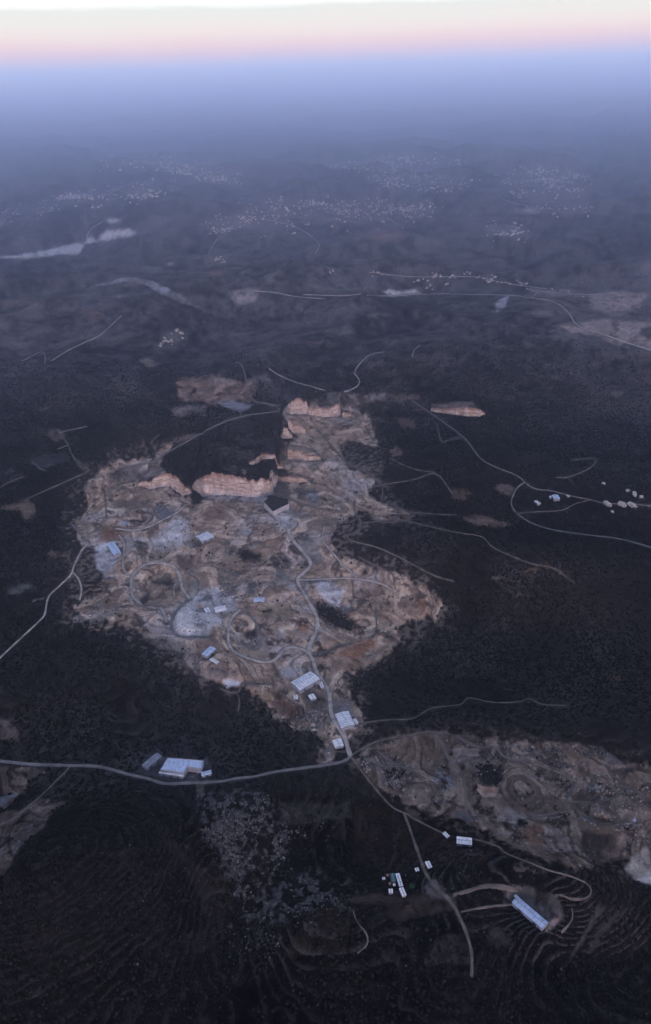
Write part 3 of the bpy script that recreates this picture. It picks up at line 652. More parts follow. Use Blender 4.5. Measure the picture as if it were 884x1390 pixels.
pal_n = fbm(GX + 30 * N1, GY * 1.0 + 30 * N2, 75, 5, 150, gain=0.72, sp=SPC)
pal_o = fbm(GX - 50 * N2, GY, 130, 4, 160, gain=0.6, sp=SPC)
spk = fbm(GX, GY, 13, 3, 170, gain=0.8, sp=SPC)
def texture(cc, kind, m):
    c = np.array(cc)[None, :]
    n = pal_n[m][:, None]; o = pal_o[m][:, None]; s = spk[m][:, None]; b = n_b[m][:, None]; r = N2[m][:, None]
    if kind == 'q':
        bf = bfr[m][:, None]; lay = (np.sin(bst[m] * 2.399) * .5 + .5)[:, None]
        v = c * (1 + 1.0 * n + 0.32 * s) * (.70 + .75 * lay)
        v = v + (np.array([[.20, .135, .100]]) * np.mean(cc) / .13 - v) * sstep(.2, .6, o) * 0.45
        v = v + (np.array([[.20, .195, .205]]) * np.mean(cc) / .12 - v) * sstep(.10, .42, -o + .5 * s) * 0.5
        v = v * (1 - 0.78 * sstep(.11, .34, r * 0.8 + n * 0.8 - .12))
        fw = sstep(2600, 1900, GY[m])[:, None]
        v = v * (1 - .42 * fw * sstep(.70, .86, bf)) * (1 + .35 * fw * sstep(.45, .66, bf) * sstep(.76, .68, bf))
        v = v + np.array([[.10, .095, .09]]) * sstep(.40, .6, s * 1.0 + n * .5)
    elif kind == 'd':
        k = sstep(-.05, .25, s + 0.5 * n); v = c * (0.25 + 1.35 * k)
    elif kind == 'r':
        v = c * (1 + .6 * s + .6 * n)
    elif kind == 'f':
        v = c * (1 + .25 * n + .10 * s)
    else:
        bf = bfr[m][:, None]; fw = sstep(2600, 1900, GY[m])[:, None]
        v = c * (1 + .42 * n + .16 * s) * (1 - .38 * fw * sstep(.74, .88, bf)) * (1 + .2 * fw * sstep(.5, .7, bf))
        v = v * (1 - 0.55 * sstep(.15, .5, r))
    if kind in 'sqd':
        fw = farw[m][:, 0] if farw.ndim == 4 else sstep(1900, 2900, GY[m])[:, None]
        v = v * (1 + fw * (.55 * PXM[m][:, None] + .35 * PXN[m][:, None])) * (1 - fw * .4 * sstep(.08, .4, -PXM[m])[:, None])
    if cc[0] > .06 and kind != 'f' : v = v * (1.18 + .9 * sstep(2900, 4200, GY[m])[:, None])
    if cc[0] > 1.7 * cc[2]: v = v * .68 + v.mean(1, keepdims=True) * np.array([[.35, .32, .29]])
    return np.maximum(v, 0.006)
for i, (poly, cc, soft, wob, kind) in enumerate(PATCH):
    m, w = region(poly, soft * (1.6 if kind == 's' else 1) + (1.2 if kind == 's' else 0.8), wob * 1.35, i)
    if not m.any(): continue
    if kind != 'f':
        bare[m] = np.maximum(bare[m], w) if np.mean(cc) > .03 else bare[m] * (1 - w)
        terr[m] *= 1 - 0.9 * w
    
    w = w * (1 - sstep(1900, 2900, GY[m]) * .5 * sstep(.12, .42, PXM[m])); wm = w if kind != 'd' else w * sstep(-.35, .15, spk[m] + .3 * N2[m] + .1)
    if kind == 's': wm = w * (1 - 0.45 * sstep(.1, .45, N2[m]))
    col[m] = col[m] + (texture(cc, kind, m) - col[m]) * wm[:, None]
# dusty verges of the tracks
rd = np.full_like(Z, 99.0)
for line, w, tone, lab in ROADS:
    c = catmull(line, 5); x0, y0 = c.min(0) - 10; x1, y1 = c.max(0) + 10
    m = (U > x0) & (U < x1) & (V > y0) & (V < y1)
    if m.any(): rd[m] = np.minimum(rd[m], line_dist(c, U[m], V[m]) - w * 0.5)
vg = ((1 - sstep(-0.5, 2.2, rd + 1.2 * spk)) * 0.55)[..., None]
col = col + (np.array([.085, .075, .07]) * (0.55 + 0.9 * bare[..., None]) - col) * vg * (0.35 + 0.65 * bare[..., None])
bare = np.maximum(bare, vg[..., 0] * .8)
# the built-up land of the far towns: pale lanes and yards between dark gardens
TOWNS = [
 (P('px', '-20 290 40 280 100 266 170 252 235 246 240 256 200 268 120 276 60 288 -20 304'), 330, 'in the hazy town strung along the far western ridge'),
 (P('px', '330 286 380 272 450 274 540 274 590 282 590 296 500 304 430 304 350 300 300 316 270 306'), 420, 'in the hazy central hill town'),
 (P('px', '140 218 200 212 230 206 260 216 330 236 320 250 270 240 200 226 140 228'), 260, 'in the farthest western town on the plain'),
 (P('px', '680 238 720 226 780 232 800 250 800 286 760 292 720 280 690 262'), 300, 'in the hazy eastern hill town'),
 (P('px', '510 244 570 236 640 242 640 252 580 256 520 252'), 150, 'in the hazy town north of the centre'),
 (P('px', '450 222 600 212 640 220 560 230 450 230'), 160, 'in the faint town below the horizon'),
 (P('px', '660 308 700 304 718 316 700 324 664 320'), 60, 'in the hamlet on the far eastern plain'),
 (P('px', '220 452 240 448 254 460 240 468 222 466'), 16, 'in the tiny hamlet on the dark north western ridge'),
 (P('px', '255 296 330 290 400 300 400 318 300 318'), 34, 'scattered below the central hill town'),
 (P('px', '270 350 300 340 320 350 300 356'), 10, 'on the plain near the smoke'),
]
for poly, n, lab in TOWNS:
    m, w = region(poly, 6, 8, 5)
    if m.any():
        k = (w * (0.35 + 0.65 * sstep(-.3, .3, spk[m] + n_b[m])))[:, None]
        col[m] = col[m] + (np.array([.15, .14, .14]) - col[m]) * k * .9
col = np.clip(col, 0.004, .6)

# ------------------------------------------------------------------ materials
def new_mat(name):
    m = bpy.data.materials.new(name); m.use_nodes = True
    nt = m.node_tree; nt.nodes.clear(); return m, nt
def N(nt, t, **kw):
    n = nt.nodes.new(t)
    for k, v in kw.items(): setattr(n, k, v)
    return n
def simple_mat(name, rgb, rough=.85, nscale=.3, namt=.25, spec=.15, coords='Object', attr=None, metal=0):
    m, nt = new_mat(name); L = nt.links
    out = N(nt, 'ShaderNodeOutputMaterial'); b = N(nt, 'ShaderNodeBsdfPrincipled'); L.new(b.outputs[0], out.inputs[0])
    b.inputs['Roughness'].default_value = rough; b.inputs['Specular IOR Level'].default_value = spec
    b.inputs['Metallic'].default_value = metal
    tc = N(nt, 'ShaderNodeTexCoord'); nz = N(nt, 'ShaderNodeTexNoise'); nz.inputs['Scale'].default_value = nscale
    nz.inputs['Detail'].default_value = 5; L.new(tc.outputs[coords], nz.inputs['Vector'])
    mr = N(nt, 'ShaderNodeMapRange'); mr.inputs[1].default_value = .3; mr.inputs[2].default_value = .7
    mr.inputs[3].default_value = 1 - namt; mr.inputs[4].default_value = 1 + namt; L.new(nz.outputs[0], mr.inputs[0])
    mx = N(nt, 'ShaderNodeVectorMath', operation='SCALE'); L.new(mr.outputs[0], mx.inputs['Scale'])
    if attr:
        a = N(nt, 'ShaderNodeAttribute', attribute_name=attr); L.new(a.outputs['Color'], mx.inputs[0])
    else: mx.inputs[0].default_value = rgb
    L.new(mx.outputs[0], b.inputs['Base Color'])
    bp = N(nt, 'ShaderNodeBump'); bp.inputs['Strength'].default_value = .4; bp.inputs['Distance'].default_value = .3
    L.new(nz.outputs[0], bp.inputs['Height']); L.new(bp.outputs[0], b.inputs['Normal'])
    return m

# terrain: surveyed soil colour with painted far lightening and foreground darkening, broken up by finer noise; dry-stone terrace lines follow the contours
gm, nt = new_mat('ground'); L = nt.links
out = N(nt, 'ShaderNodeOutputMaterial'); bs = N(nt, 'ShaderNodeBsdfPrincipled'); L.new(bs.outputs[0], out.inputs[0])
bs.inputs['Roughness'].default_value = 1; bs.inputs['Specular IOR Level'].default_value = 0.02
at = N(nt, 'ShaderNodeAttribute', attribute_name='soil'); ac = N(nt, 'ShaderNodeAttribute', attribute_name='cover')
sepc = N(nt, 'ShaderNodeSeparateColor'); L.new(ac.outputs['Color'], sepc.inputs[0])
ah = N(nt, 'ShaderNodeAttribute', attribute_name='contour')
tc = N(nt, 'ShaderNodeTexCoord')
def noise(scale, detail=4, rough=.6, vec=None):
    n = N(nt, 'ShaderNodeTexNoise'); n.inputs['Scale'].default_value = scale; n.inputs['Detail'].default_value = detail
    n.inputs['Roughness'].default_value = rough; L.new(vec or tc.outputs['Object'], n.inputs['Vector']); return n.outputs[0]
def mr_(src, a, b, c, d, smooth=False):
    m = N(nt, 'ShaderNodeMapRange'); m.inputs[1].default_value = a; m.inputs[2].default_value = b
    m.inputs[3].default_value = c; m.inputs[4].default_value = d; L.new(src, m.inputs[0])
    if smooth: m.interpolation_type = 'SMOOTHSTEP'
    return m.outputs[0]
def math_(op, a, b=None, c=None):
    m = N(nt, 'ShaderNodeMath', operation=op)
    for i, v in enumerate((a, b, c)):
        if v is None: continue
        if isinstance(v, (int, float)): m.inputs[i].default_value = v
        else: L.new(v, m.inputs[i])
    return m.outputs[0]
def mixc(f, a, b):
    m = N(nt, 'ShaderNodeMix', data_type='RGBA')
    if isinstance(f, (int, float)): m.inputs[0].default_value = f
    else: L.new(f, m.inputs[0])
    for s, v in ((m.inputs[6], a), (m.inputs[7], b)):
        if isinstance(v, tuple): s.default_value = v + (1,) if len(v) == 3 else v
        else: L.new(v, s)
    return m.outputs[2]
def scale_(v, s):
    m = N(nt, 'ShaderNodeVectorMath', operation='SCALE'); L.new(v, m.inputs[0])
    if isinstance(s, (int, float)): m.inputs['Scale'].default_value = s
    else: L.new(s, m.inputs['Scale'])
    return m.outputs[0]
n1 = noise(.22, 6, .7); n2 = noise(.06, 4, .65)
f1 = mixc(sepc.outputs[0], mr_(n1, .3, .7, .35, 1.75), mr_(n1, .3, .7, .72, 1.25)); f2 = mr_(n2, .3, .7, .7, 1.3)
c0 = scale_(at.outputs['Color'], math_('MULTIPLY', f1, f2))
# scattered grey stones and pale outcrops in the scrub
vo = N(nt, 'ShaderNodeTexVoronoi'); vo.inputs['Scale'].default_value = .13; L.new(tc.outputs['Object'], vo.inputs['Vector'])
st = mr_(vo.outputs['Distance'], .12, .26, 1, 0, True)
stm = math_('MULTIPLY', st, mr_(noise(.012, 3, .6), .5, .68, 0, 1, True))
c1 = mixc(math_('MULTIPLY', stm, .45), c0, (.10, .10, .10))
# bushes: dark round spots, on scrub and sparsely on bare ground
vb = N(nt, 'ShaderNodeTexVoronoi'); vb.inputs['Scale'].default_value = .16; L.new(tc.outputs['Object'], vb.inputs['Vector'])
bu = mr_(vb.outputs['Distance'], .25, .5, 1, 0, True)
bum = math_('MULTIPLY', bu, mr_(noise(.014, 5, .7), .48, .68, 0, .42, True))
bum = math_('MULTIPLY', bum, mr_(sepc.outputs[0], .2, .9, 1, .12))
c2 = mixc(bum, c1, (.006, .007, .006))
# terraces
def wave(step, n):
    h = math_('ADD', ah.outputs['Fac'], math_('MULTIPLY', n, 8.0))
    fr = math_('FRACT', math_('DIVIDE', h, step))
    return fr
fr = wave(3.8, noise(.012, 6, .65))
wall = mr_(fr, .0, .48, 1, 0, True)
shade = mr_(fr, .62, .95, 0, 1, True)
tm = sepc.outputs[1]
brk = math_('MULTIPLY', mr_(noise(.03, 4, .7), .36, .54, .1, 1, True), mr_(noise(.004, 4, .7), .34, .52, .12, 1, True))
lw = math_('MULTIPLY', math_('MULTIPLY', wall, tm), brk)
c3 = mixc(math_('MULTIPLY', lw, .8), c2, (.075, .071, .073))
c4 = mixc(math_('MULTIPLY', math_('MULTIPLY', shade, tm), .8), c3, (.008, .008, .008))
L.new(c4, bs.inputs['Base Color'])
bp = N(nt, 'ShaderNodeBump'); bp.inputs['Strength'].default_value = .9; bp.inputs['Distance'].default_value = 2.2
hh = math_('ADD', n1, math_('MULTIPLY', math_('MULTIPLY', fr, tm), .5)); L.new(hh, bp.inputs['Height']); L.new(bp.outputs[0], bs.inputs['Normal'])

def grid_mesh(name, co, nr, nc, mat):
    me = bpy.data.meshes.new(name)
    me.vertices.add(nr * nc); me.vertices.foreach_set('co', co.reshape(-1).astype(np.float32))
    i = np.arange(nr * nc).reshape(nr, nc)
    q = np.stack([i[:-1, :-1], i[:-1, 1:], i[1:, 1:], i[1:, :-1]], -1).reshape(-1, 4)
    me.loops.add(q.size); me.loops.foreach_set('vertex_index', q.reshape(-1).astype(np.int32))
    me.polygons.add(len(q)); me.polygons.foreach_set('loop_start', (np.arange(len(q)) * 4).astype(np.int32))
    me.polygons.foreach_set('loop_total', np.full(len(q), 4, np.int32))
    me.update(calc_edges=True); me.validate(); me.materials.append(mat); return me
me = grid_mesh('ground', np.stack([GX, GY, ZF], -1), NR, NC, gm)
a = me.color_attributes.new('soil', 'FLOAT_COLOR', 'POINT')
a.data.foreach_set('color', np.concatenate([col, np.ones(Z.shape + (1,))], -1).reshape(-1).astype(np.float32))
a = me.color_attributes.new('cover', 'FLOAT_COLOR', 'POINT')
a.data.foreach_set('color', np.stack([bare, terr * (1 - bare), rock, np.ones_like(Z)], -1).reshape(-1).astype(np.float32))
a = me.attributes.new('contour', 'FLOAT', 'POINT'); a.data.foreach_set('value', (BASE * .8 + 16 * fbm(GX, GY, 330, 4, 301, sp=SPC) + 200).reshape(-1).astype(np.float32))
me.polygons.foreach_set('use_smooth', np.ones(len(me.polygons), bool))
gnd = bpy.data.objects.new('ground', me); C.objects.link(gnd)
gnd['kind'] = 'structure'; gnd['label'] = 'dark scrub covered hills and valleys with bare quarried soil'; gnd['category'] = 'ground'

def raw_mesh(name, verts, faces, mat, cols=None, smooth=False):
    me = bpy.data.meshes.new(name)
    verts = np.asarray(verts, np.float32)
    me.vertices.add(len(verts)); me.vertices.foreach_set('co', verts.reshape(-1))
    F = np.asarray(faces, np.int32); k = F.shape[1]
    me.loops.add(F.size); me.loops.foreach_set('vertex_index', F.reshape(-1))
    me.polygons.add(len(F)); me.polygons.foreach_set('loop_start', (np.arange(len(F)) * k).astype(np.int32))
    me.polygons.foreach_set('loop_total', np.full(len(F), k, np.int32))
    me.update(calc_edges=True); me.materials.append(mat)
    if cols is not None:
        a = me.color_attributes.new('tint', 'FLOAT_COLOR', 'POINT')
        a.data.foreach_set('color', np.concatenate([cols, np.ones((len(cols), 1))], -1).reshape(-1).astype(np.float32))
    return me
def link(name, me, parent=None, **props):
    o = bpy.data.objects.new(name, me); C.objects.link(o)
    if parent: o.parent = parent
    for k, v in props.items(): o[k] = v
    return o

# ------------------------------------------------------------------ roads
road_m = {'faroff': simple_mat('pale_far_road', (.30, .29, .29), .9, .02, .4, .05), 'haul': simple_mat('dusty_haul_road', (.33, .31, .295), .95, .07, .4, .05), 'tan': simple_mat('track_earth', (.125, .112, .103), .95, .06, .45, .05), 'grey': simple_mat('worn_road', (.155, .153, .158), .9, .06, .3, .08)}
def smooth1(a, n=2):
    for _ in range(n):
        b = a.copy(); b[1:-1] = (a[:-2] + 2 * a[1:-1] + a[2:]) / 4; a = b
    return a
for line, wpx, tone, lab in ROADS:
    c = catmull(line, 2.2); w3 = cast(ZF, c)
    xy = smooth1(w3[:, :2], 4)
    dist = np.hypot(np.hypot(xy[:, 0], xy[:, 1]), H)
    width = wpx * (0.74 if wpx > 3.9 else 0.50) * np.median(dist) / FPX
    step = max(3.0, np.median(dist) / 700); xy = resample(xy, step)
    t = np.gradient(xy, axis=0); t /= np.maximum(np.hypot(t[:, 0], t[:, 1]), 1e-6)[:, None]
    n = np.stack([-t[:, 1], t[:, 0]], 1)
    wob = 1 + 0.30 * perlin(np.arange(len(xy)) * 0.31, np.full(len(xy), width), 3)
    lat = [-.5, -.25, 0, .25, .5]
    rows = []
    lift = 0.5 + 0.0005 * np.median(dist)
    for l in lat:
        p = xy + n * (l * width * wob)[:, None]
        rows.append(np.column_stack([p, gridat(ZF, p[:, 0], p[:, 1])]))
    R = np.stack(rows, 1)
    zc = smooth1(R[:, :, 2].max(1), 2)
    R[:, :, 2] = np.maximum(R[:, :, 2], 0.5 * R[:, :, 2] + 0.5 * zc[:, None]) + lift
    # skirts so that the bank reads as an earth shoulder
    sl = R[:, :1].copy(); sl[:, 0, :2] -= n * 1.0; sl[:, 0, 2] -= 3.0
    sr = R[:, -1:].copy(); sr[:, 0, :2] += n * 1.0; sr[:, 0, 2] -= 3.0
    R = np.concatenate([sl, R, sr], 1)
    me = grid_mesh('road', R, R.shape[0], R.shape[1], road_m['haul' if tone == 'tan' and wpx >= 2.9 and 590 < np.median(c[:, 1]) < 960 else ('faroff' if np.median(c[:, 1]) < 520 else tone)])
    link('road', me, kind='structure', label=lab, category='road')

# ------------------------------------------------------------------ rock faces
cm, nt = new_mat('cut_limestone'); L = nt.links
out = N(nt, 'ShaderNodeOutputMaterial'); bs = N(nt, 'ShaderNodeBsdfPrincipled'); L.new(bs.outputs[0], out.inputs[0])
bs.inputs['Roughness'].default_value = .95; bs.inputs['Specular IOR Level'].default_value = .05
tc = N(nt, 'ShaderNodeTexCoord'); mp = N(nt, 'ShaderNodeMapping'); mp.inputs['Scale'].default_value = (1, 1, .25); L.new(tc.outputs['Object'], mp.inputs[0])
v1 = noise(.09, 6, .7, mp.outputs[0])
mp2 = N(nt, 'ShaderNodeMapping'); mp2.inputs['Scale'].default_value = (.12, .12, .7); L.new(tc.outputs['Object'], mp2.inputs[0])
v2 = noise(.25, 4, .6, mp2.outputs[0])
ca = mixc(mr_(v1, .35, .65, 0, 1), (.42, .31, .26), (.70, .61, .54))
cb = mixc(mr_(v2, .36, .56, 0, 1), (.32, .23, .19), ca)
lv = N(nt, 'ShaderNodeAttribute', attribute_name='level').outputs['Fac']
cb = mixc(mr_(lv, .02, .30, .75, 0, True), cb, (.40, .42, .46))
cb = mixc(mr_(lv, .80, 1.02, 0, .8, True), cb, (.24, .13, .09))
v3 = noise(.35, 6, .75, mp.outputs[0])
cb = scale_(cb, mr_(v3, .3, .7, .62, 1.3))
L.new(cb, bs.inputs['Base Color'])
bp = N(nt, 'ShaderNodeBump'); bp.inputs['Strength'].default_value = .8; bp.inputs['Distance'].default_value = 2.5
L.new(v1, bp.inputs['Height']); L.new(bp.outputs[0], bs.inputs['Normal'])
fl_lab = ['small pinkish cut face left of the long cliff', 'longest and tallest pinkish limestone cliff at the back of the quarry',
 'low rock step behind the eastern end of the long cliff', 'small stepped ledge above the long cliff', 'bright wedge-shaped face at the head of the northern lobe',
 'low banded face across the northern lobe', 'short face at the eastern end of the northern lobe', 'short reddish ledge on the edge of the dark hill',
 'tiny pale rock slope below the reddish ledge', 'straight low pink face under the dark hill', 'long low pink-grey face on the far north eastern slope',
 'small cut face beside the dark hollow of the rock yard']
for k, ((kind, pts, hs, Lr), fl) in enumerate(zip(FACES, facelines)):
    R = resample(fl, 2.0)
    n_al = len(R); nh = 16
    s = np.arange(n_al)
    t = np.gradient(R[:, :2], axis=0); t /= np.hypot(t[:, 0], t[:, 1])[:, None]; nn = np.stack([t[:, 1], -t[:, 0]], 1)
    nn[nn[:, 1] > 0] *= -1
    zb = gridat(ZF, R[:, 0], R[:, 1] - 8); 
    hgt = R[:, 2] * (1 + 0.14 * perlin(s * .07, s * 0 + k, 5) + .09 * np.round(2 * perlin(s * .16, s * 0 + k, 6)))  + 1.8 * perlin(s * .4, s * 0 + 3 + k, 9)
    top = np.maximum(gridat(ZF, R[:, 0], R[:, 1] + 14), zb + 2) + 0.3
    top = smooth1(np.maximum(np.minimum(np.maximum(top - 3, zb + np.abs(hgt)), zb + np.abs(hgt) + 6), zb + 1), 1)
    rows = []
    for j in range(nh):
        f = j / (nh - 1)
        z = zb - 3 + (top - zb + 3) * f
        bench = 2.0 * math.floor(f * 3.999) if R[:, 2].max() > 30 else 0
        push = 4.0 - bench - 2.4 * f + 3.0 * np.abs(perlin(s * .07 + 5 * k, z * .03 + 7, 21)) + 1.6 * np.round(2.5 * perlin(s * .11, z * .07 + k, 24)) / 2.5 + .8 * perlin(s * .4, z * .2, 22)
        rows.append(np.column_stack([R[:, 0] + nn[:, 0] * push, R[:, 1] + nn[:, 1] * push, z]))
    back = rows[-1].copy(); back[:, 1] += 17; back[:, 2] = gridat(ZF, back[:, 0], back[:, 1]) - 1.0
    rows.append(back)
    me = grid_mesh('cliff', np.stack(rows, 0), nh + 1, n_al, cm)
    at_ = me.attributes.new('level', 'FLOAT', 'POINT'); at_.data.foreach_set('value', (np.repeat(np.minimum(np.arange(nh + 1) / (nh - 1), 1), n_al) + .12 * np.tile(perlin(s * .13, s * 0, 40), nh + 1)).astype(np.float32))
    link('cliff', me, kind='structure', label=fl_lab[k], category='cliff')

# the dark-topped block of unquarried rock left standing in the upper quarry
def prism(poly_xy, z0, z1, name, mat, parent=None, jitter=0.0, **props):
    p = np.asarray(poly_xy, float); n = len(p)
    area = 0.5 * np.sum(p[:, 0] * np.roll(p[:, 1], -1) - np.roll(p[:, 0], -1) * p[:, 1])
    if area < 0: p = p[::-1]
    v = [(x, y, z0) for x, y in p] + [(x, y, z1) for x, y in p]
    me = bpy.data.meshes.new(name)
    me.from_pydata(v, [], [tuple(range(n - 1, -1, -1)), tuple(range(n, 2 * n))] + [(i, (i + 1) % n, n + (i + 1) % n, n + i) for i in range(n)])
    me.materials.append(mat); return link(name, me, parent, **props)
scrub_m = simple_mat('scrub_top', (.030, .029, .029), 1, .12, .95, .02)
foot = cast(ZF, P('B', '432 568 490 625 588 596 592 560 480 520'))
zt = foot[:, 2].mean()
def crag(poly, z0, z1, name, mat, cap, label):
    p = resample(np.vstack([poly, poly[:1]]), 3.0)[:-1]; n = len(p); c = p.mean(0)
    rows = []
    for j in range(8):
        f = j / 7; k = 1 - .06 * f
        q = c + (p - c) * k
        jt = 1.0 * perlin(np.arange(n) * .5, np.full(n, j * .8), 33)
        q = q + (q - c) / np.hypot(*(q - c).T)[:, None] * jt[:, None]
        rows.append(np.column_stack([q, np.full(n, z0 + (z1 - z0) * f) + (1.2 * perlin(np.arange(n) * .4, np.zeros(n), 35) if j == 7 else 0)]))
    R = np.stack(rows, 0); R = np.concatenate([R, R[:, :1]], 1)
    o = link(name, grid_mesh(name, R, 8, n + 1, mat), label=label, category='rock')
    tp = np.vstack([rows[-1] + [0, 0, .3], [[c[0], c[1], z1 + 2]]])
    me = raw_mesh('scrub_cap', tp, [(i, (i + 1) % n, n) for i in range(n)], cap)
    link('scrub_cap', me, o)
    return o
crag(foot[:, :2], zt - 14, zt + 17, 'rock_outcrop', cm, scrub_m, 'dark topped block of uncut rock with a bright front face, standing under the long cliff')

# ------------------------------------------------------------------ buildings
def roof_mat(name, rgb, ribs=0.0):
    m, nt = new_mat(name); L = nt.links
    out = N(nt, 'ShaderNodeOutputMaterial'); b = N(nt, 'ShaderNodeBsdfPrincipled'); L.new(b.outputs[0], out.inputs[0])
    b.inputs['Roughness'].default_value = .55; b.inputs['Specular IOR Level'].default_value = .3
    tc = N(nt, 'ShaderNodeTexCoord')
    w = N(nt, 'ShaderNodeTexWave'); w.bands_direction = 'X'; w.inputs['Scale'].default_value = .06; w.inputs['Distortion'].default_value = 0
    L.new(tc.outputs['Object'], w.inputs[0])
    nz = N(nt, 'ShaderNodeTexNoise'); nz.inputs['Scale'].default_value = .12; nz.inputs['Detail'].default_value = 6; L.new(tc.outputs['Object'], nz.inputs['Vector'])
    a = N(nt, 'ShaderNodeMapRange'); a.inputs[1].default_value = .6; a.inputs[2].default_value = 1; a.inputs[3].default_value = 1; a.inputs[4].default_value = 1 - ribs
    L.new(w.outputs['Fac'], a.inputs[0])
    c = N(nt, 'ShaderNodeMapRange'); c.inputs[1].default_value = .35; c.inputs[2].default_value = .7; c.inputs[3].default_value = 1.08; c.inputs[4].default_value = .74
    L.new(nz.outputs[0], c.inputs[0])
    mm = N(nt, 'ShaderNodeMath', operation='MULTIPLY'); L.new(a.outputs[0], mm.inputs[0]); L.new(c.outputs[0], mm.inputs[1])
    s = N(nt, 'ShaderNodeVectorMath', operation='SCALE'); s.inputs[0].default_value = rgb; L.new(mm.outputs[0], s.inputs['Scale'])
    L.new(s.outputs[0], b.inputs['Base Color'])
    return m
RM = dict(ribbed=roof_mat('ribbed_metal_roof', (.68, .73, .80), .35), plain=roof_mat('white_metal_roof', (.76, .79, .82), .10),
          blue=roof_mat('pale_blue_metal_roof', (.46, .58, .78), .12), grey=roof_mat('dull_metal_roof', (.20, .23, .28), .2),
          teal=roof_mat('teal_roof', (.05, .13, .15), .2), rust=roof_mat('rusty_roof', (.30, .13, .09), .2))
wall_m = simple_mat('render_wall', (.30, .30, .31), .9, .2, .2)
wall_g = simple_mat('metal_wall', (.24, .27, .31), .7, .2, .15, .3)
door_m = simple_mat('steel_door', (.06, .07, .09), .6, .3, .15, .3)
sky_m = simple_mat('skylight_sheet', (.32, .42, .52), .4, .2, .1, .4)

def box(name, cx, cy, cz, lx, ly, lz, mat, parent):
    v = [(cx + sx * lx / 2, cy + sy * ly / 2, cz + sz * lz / 2) for sx in (-1, 1) for sy in (-1, 1) for sz in (-1, 1)]
    f = [(0, 1, 3, 2), (4, 6, 7, 5), (0, 4, 5, 1), (2, 3, 7, 6), (0, 2, 6, 4), (1, 5, 7, 3)]
    me = bpy.data.meshes.new(name); me.from_pydata(v, [], f); me.materials.append(mat)
    return link(name, me, parent)

def quad_rect(q, h):
    qa = np.array(q); c = qa.mean(0)
    g = cast(ZF, [(c[0], c[1])])[0]
    zr = g[2] + h
    for _ in range(2):
        w = np.array([flat(x, y, zr) for x, y in q]); cc = w.mean(0)
        gz = float(gridat(ZF, cc[0], cc[1])[0]); zr = gz + h
    e1 = (w[1] - w[0] + w[2] - w[3]) / 2; e2 = (w[3] - w[0] + w[2] - w[1]) / 2
    if np.hypot(*e1) < np.hypot(*e2): e1, e2 = e2, e1
    ang = math.atan2(e1[1], e1[0]); Lx = np.hypot(*e1)
    Ly = abs(-math.sin(ang) * e2[0] + math.cos(ang) * e2[1])
    return cc, gz, ang, Lx, Ly

def shed(q, h, kind, label, cat):
    cc, gz, ang, Lx, Ly = quad_rect(q, h)
    name = {'hall': 'metal_hall', 'crusher house': 'crusher_house'}.get(cat, cat)
    root = bpy.data.objects.new(name, None); C.objects.link(root)
    root.location = (cc[0], cc[1], gz); root.rotation_euler = (0, 0, ang)
    root['label'] = label; root['category'] = cat
    wm = wall_m if h < 6 else wall_g
    rise = min(Ly * .10, 2.2) if h > 4 else .4
    e = h - rise
    x, y = Lx / 2 - .25, Ly / 2 - .25
    # wall with gable ends, footing sunk into the slope
    v = [(-x, -y, -6), (x, -y, -6), (x, y, -6), (-x, y, -6), (-x, -y, e), (x, -y, e), (x, y, e), (-x, y, e), (-x, 0, h - .1), (x, 0, h - .1)]
    f = [(0, 1, 5, 4), (2, 3, 7, 6), (1, 2, 6, 9, 5), (3, 0, 4, 8, 7)]
    me = bpy.data.meshes.new('wall'); me.from_pydata(v, [], f); me.materials.append(wm); link('wall', me, root)
    X, Y = Lx / 2 + .4, Ly / 2 + .4; t = .25; k = rise / (Ly / 2); zo = h - (Y) * k
    v = [(-X, -Y, zo), (X, -Y, zo), (X, 0, h + .05), (-X, 0, h + .05), (X, Y, zo), (-X, Y, zo)]
    v += [(a, b, c + t) for a, b, c in v]
    f = [(0, 3, 2, 1), (3, 5, 4, 2), (6, 7, 8, 9), (9, 8, 10, 11), (0, 1, 7, 6), (5, 11, 10, 4), (1, 2, 8, 7), (2, 4, 10, 8), (0, 6, 9, 3), (3, 9, 11, 5)]
    me = bpy.data.meshes.new('roof'); me.from_pydata(v, [], f); me.materials.append(RM[kind]); rf = link('roof', me, root)
    box('ridge_cap', 0, 0, h + .05 + t + .06, 2 * X - .6, .7, .18, wall_g, rf)
    if Lx > 14:
        for i in range(max(2, int(Lx / 9))):
            xx = -X + (i + .7) * 2 * X / (max(2, int(Lx / 9)) + .4); yy = Y * .3 * (1 if (i * 7) % 3 else -1)
            box('vent', xx, yy, h - abs(yy) * k + t + .45, 1.1, 1.1, .8, wall_g, rf)
    if Lx > 24:
        n = max(2, int(Lx / 14))
        for i in range(n):
            xx = -X + (i + .5) * 2 * X / n
            yy = -Y * .5 * (1 if i % 2 else -1)
            zz = h - abs(yy) * k + t + .12
            s = box('skylight', 0, 0, 0, 1.6, Y * .55, .12, sky_m, rf); s.location = (xx, yy, zz)
            s.rotation_euler = (math.atan(k) * (1 if yy < 0 else -1), 0, 0)
    # a sliding door on the long side towards the valley and one in the gable
    side = -1 if math.cos(ang) > 0 else 1
    dw = min(5.5, Lx * .28); dh = min(5.0, e * .75)
    nd = 1 if Lx < 28 else 2
    for i in range(nd):
        xx = 0 if nd == 1 else (i - .5) * Lx * .5
        box('door', xx, side * (y + .06), dh / 2, dw, .12, dh, door_m, root)
    return root
for b in BUILD: shed(*b)

